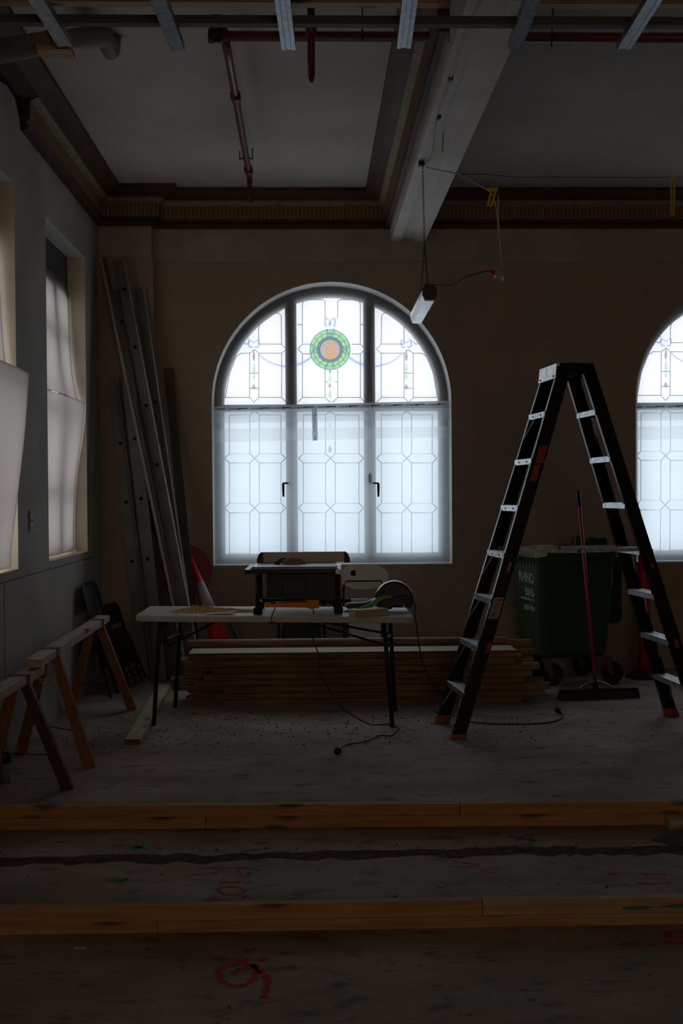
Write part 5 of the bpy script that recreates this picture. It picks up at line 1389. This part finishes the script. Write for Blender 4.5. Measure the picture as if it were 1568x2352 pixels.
# duct top left
A = at(-30, 124, 5.75); B = at(120, 96, 5.9); C_ = at(300, 58, 6.5)
DU = thing('duct_pipe', B-V(0, 0, .1), 'grey round duct in the top left corner', 'duct')
MB().tube([A, B, at(205, 88, 6.2), at(238, 82, 6.35), Vector((at(252, 80, 6.4).x, 6.43, 4.03)), Vector((at(252, 80, 6.4).x, 6.43, 4.096))], .058, 24).build('duct_length', 'duct', DU, smooth=True)
MB().tube([B-V(.02, .0, 0), B+V(.012, 0, 0)], .064, 24).build('duct_clamp', 'steelrust', DU, smooth=True)
q = at(128, 116, 5.3); m = MB(); m.box(at(88, 0, 5.3).x, at(165, 0, 5.3).x, 5.25, 5.36, at(0, 123, 5.3).z, at(0, 112, 5.3).z)
tag(m.build('timber_offcut', 'tan'), 'orange timber offcut beside the end of the leftmost ceiling channel', 'timber')

# ================================================================== HANGING LAMP AND CABLES
an = at(970, 388, 7.4)
xa_, ya_ = an.x, 7.4
zA = zbm
l0 = at(986, 690, 7.10); l1 = at(957, 738, 7.95)
zL = l0.z; xl0 = l0.x; xl1 = l1.x
LP = thing('fluorescent_lamp', (l0.x, 7.5, zL), 'slim fluorescent batten lamp hanging on chains right of the central window', 'lamp')
c0_ = Vector((l0.x, 7.10, zL)); c1_ = Vector((l1.x-.0, 7.95, zL-.012))
def lsec(c, k=1.0):
    pts = [(-.045, .03), (-.032, -.0), (.032, 0), (.045, .03), (.045, .065), (.03, .10), (-.03, .10), (-.045, .065)]
    return [c+V(x*k, 0, z*k) for x, z in pts]
m = MB(); m.loft([p for p in lsec(c0_)][3:]+[lsec(c0_)[0]], [p for p in lsec(c1_)][3:]+[lsec(c1_)[0]]); m.build('housing', 'foil', LP)
def dsec(c): return [c+V(x, 0, z) for x, z in ((-.044, .029), (-.030, -.004), (.030, -.004), (.044, .029))]
m = MB(); m.loft(dsec(c0_), dsec(c1_)); m.build('diffuser', 'diff', LP)
for c, sg in ((c0_, -1), (c1_, 1)):
    m = MB(); m.loft(lsec(c, 1.02), lsec(c+V(0, sg*.03, 0), .97)); m.build('end_cap', 'black', LP, bevel=.003)
def chain(A, B, label, par=None):
    A, B = Vector(A), Vector(B); n = int((B-A).length/.022); m = MB(); d = (B-A).normalized(); s1 = d.orthogonal().normalized(); s2 = d.cross(s1)
    for i in range(n):
        c = A.lerp(B, (i+.5)/n); s_ = s1 if i % 2 else s2
        m.tube([c+d*.014*math.cos(2*math.pi*k/8)+s_*.006*math.sin(2*math.pi*k/8) for k in range(9)], .0018, 4, cap=False)
    return m.build('chain', 'blackmetal', LP)
J = Vector((xa_+.01, 7.4, at(974, 560, 7.4).z))
chain((xa_, 7.4, zA), J, ''); chain(J, c0_+V(0, .08, .10), ''); chain(J, c1_+V(0, -.25, .10), '')
m = MB(); m.box(xa_-.025, xa_+.012, 7.38, 7.42, zA-.03, zA); m.build('chain_hook', 'black', LP)
# cable along the beam
zc_ = zbm-.006
def bz(px, py): return gz(px, py, zc_) if False else CAM+ray(px, py)*((zc_-CAM.z)/ray(px, py).z)
pts = [bz(975, 383), bz(990, 350), bz(1003, 262), bz(1030, 190), bz(1062, 95), bz(1085, 40), bz(1112, -10)]
m = MB(); m.tube(smoothpath(pts, 6), .0055, 6); tag(m.build('beam_cable', 'wire', smooth=True), 'white cable fixed along the underside of the ceiling beam', 'cable')
for px, py in ((1034, 181), (1007, 271)):
    q = bz(px, py); m = MB(); m.box(q.x-.012, q.x+.012, q.y-.02, q.y+.02, zc_-.01, zbm); tag(m.build('cable_clip', 'black', bevel=.002), 'small dark clip holding the beam cable, %s one' % ('farther' if py > 200 else 'nearer'), 'cable clip')
pts = [bz(978, 384), at(1010, 391, 7.35), at(1038, 396, 7.35), at(1065, 406, 7.35), at(1100, 426, 7.35), at(1122, 438, 7.35), at(1133, 452, 7.35), at(1141, 490, 7.35), at(1145, 540, 7.35), at(1152, 590, 7.35), at(1155, 618, 7.35)]
m = MB(); m.tube(smoothpath(pts, 6), .005, 6); tag(m.build('hanging_cable', 'wire', smooth=True), 'white cable swinging from the beam through a yellow clamp down to the socket', 'cable')
pts = [at(1144, 448, 7.3), at(1144, 500, 7.3), at(1149, 570, 7.3), at(1155, 625, 7.3)]
m = MB(); m.tube(smoothpath(pts, 6), .004, 6); tag(m.build('hanging_cable', 'wire', smooth=True), 'thinner white cable hanging straight beside the one to the socket', 'cable')
pts = [at(1046, 401, 7.45), at(1110, 400, 7.5), at(1185, 407, 7.5), at(1280, 407, 7.6), at(1420, 408, 7.8), at(1568, 407, 8.0), at(1700, 400, 8.2)]
m = MB(); m.tube(smoothpath(pts, 6), .0022, 5); tag(m.build('guy_wire', 'wiredark', smooth=True), 'thin dark wire strung across the right ceiling bay', 'wire')
# yellow clamp and straps
q = at(1131, 436, 7.33); YC = thing('spring_clamp', q-V(0, 0, .12), 'yellow spring clamp gripping the hanging cable right of the beam', 'clamp')
m = MB(); m.box(q.x-.032, q.x+.034, q.y-.015, q.y+.015, q.z-.006, q.z+.012); m.build('clamp_head', 'yellow', YC, bevel=.003)
for (xA, xB) in ((1127, 1120), (1138, 1128)):
    A, B = at(xA, 440, 7.33), at(xB, 474, 7.33); m = MB(); m.bar(A, B, .014, .012); m.build('clamp_jaw', 'yellow', YC, bevel=.002)
A, B = at(1545, 409, 7.9), at(1544, 492, 7.9)
m = MB(); m.bar(A+V(-.012, 0, 0), B+V(-.008, 0, 0), .012, .004); m.bar(A+V(.010, 0, 0), B+V(.008, 0, 0), .012, .004); m.bar(A+V(-.018, 0, 0), A+V(.018, 0, 0), .012, .012); m.bar(B+V(-.014, 0, 0), B+V(.014, 0, 0), .008, .008)
tag(m.build('yellow_strap', 'yellow'), 'yellow strap looped over the thin wire at the right edge', 'strap')
for pts, nm in (([(1014, 246), (1018, 290), (1015, 350)], 'below the middle of the beam'), ([(1085, 45), (1088, 80), (1093, 120)], 'near the top of the photo by the beam')):
    y_ = 6.9 if pts[0][1] > 100 else 5.7
    m = MB(); m.tube(smoothpath([at(*p, y_) for p in pts], 5), .005 if y_ > 6 else .008, 6); tag(m.build('yellow_tie', 'yellow', smooth=True), 'yellow cable tie dangling '+nm, 'cable tie')
q = at(1146, 626, 7.3); SK = thing('socket_box', q-V(0, 0, .04), 'grey socket box with red plug hanging on the white cable', 'socket')
m = MB(); m.box(q.x-.030, q.x+.022, q.y-.03, q.y+.03, q.z-.030, q.z+.030); m.build('box', 'socket', SK, bevel=.006)
m = MB(); m.box(q.x+.022, q.x+.027, q.y-.035, q.y+.035, q.z-.05, q.z+.036); m.build('face_plate', 'wire', SK)
m = MB(); m.tube([q+V(-.030, 0, .0), q+V(-.045, 0, .0), q+V(-.058, 0, 0)], [.017, .016, .010], 12); m.build('red_plug', 'red', SK, smooth=True)
pts = [q+V(-.055, 0, 0), at(1120, 622, 7.3), at(1088, 630, 7.3), at(1062, 640, 7.35), at(1045, 652, 7.4), at(1022, 656, 7.45), at(1000, 655, 7.5), l0+V(.04, .2, .08)]
m = MB(); m.tube(smoothpath(pts, 6), .0035, 6); tag(m.build('lamp_flex', 'wiredark', smooth=True), 'dark flex from the red plug back to the hanging lamp', 'cable')
q = at(1097, 635, 7.3); m = MB(); m.add([q+V(-.024, 0, .02), q+V(.02, .005, .024), q+V(.024, 0, -.014), q+V(-.016, -.004, -.024)], [(0, 1, 2, 3)])
tag(m.build('test_tag', 'socket', solid=.001), 'small pale tag wrapped on the dark flex beside the socket box', 'tag')

# ================================================================== FLOOR DEBRIS
rr = random.Random(11)
def chips(n, xr, yr2, mat, name, label, zf=lambda y: 0.0, s=(.002, .009)):
    m = MB()
    for _ in range(n):
        x, y = rr.uniform(*xr), rr.uniform(*yr2); l = rr.uniform(*s); a = rr.random()*6.28; w_ = l*rr.uniform(.2, .6); h = rr.uniform(.001, .005)
        c, s_ = math.cos(a), math.sin(a); z = zf(y)
        q = [(-l, -w_), (l, -w_*.6), (l*.8, w_), (-l*.7, w_*.8)]
        A = [V(x+u*c-v*s_, y+u*s_+v*c, z+.0006) for u, v in q]
        m.loft(A, [p+V(0, 0, h) for p in A])
    return tag(m.build(name, mat, kind='stuff'), label, 'debris')
chips(600, (-1.6, 1.4), (6.9, 8.1), 'chip', 'dark_chips', 'dark chips of debris scattered over the floor beneath the table')
chips(90, (.8, 3.0), (6.6, 8.3), 'soil', 'dirt_crumbs', 'brown crumbs scattered on the floor around the stepladder')
chips(160, (-1.7, 2.4), (4.78, 4.93), 'soil', 'screed_rubble', 'broken screed crumbs along the crack between the two batten rows', zf=lambda y: -.0146 if y < 4.86 else 0)
chips(40, (-1.6, 2.0), (3.3, 4.7), 'soil', 'dirt_crumbs', 'small crumbs on the near floor by the battens', zf=lambda y: -.0146)
for px, py, lab in ((1011, 2037, 'tiny yellow wood sliver on the floor between the two batten rows'), (183, 2180, 'small white scrap on the near floor at the left'), (345, 1756, 'thin white sliver on the floor right of the sawhorse feet')):
    q = gz(px, py, -.014 if py > 1960 else 0); m = MB(); z = q.z+.001; m.loft([V(q.x-.02, q.y, z), V(q.x+.02, q.y-.006, z), V(q.x+.022, q.y+.004, z), V(q.x-.016, q.y+.010, z)], [V(q.x-.018, q.y, z+.004), V(q.x+.018, q.y-.006, z+.003), V(q.x+.02, q.y+.004, z+.004), V(q.x-.015, q.y+.010, z+.005)])
    tag(m.build('scrap', 'paper' if py != 2037 else 'tan'), lab, 'scrap')
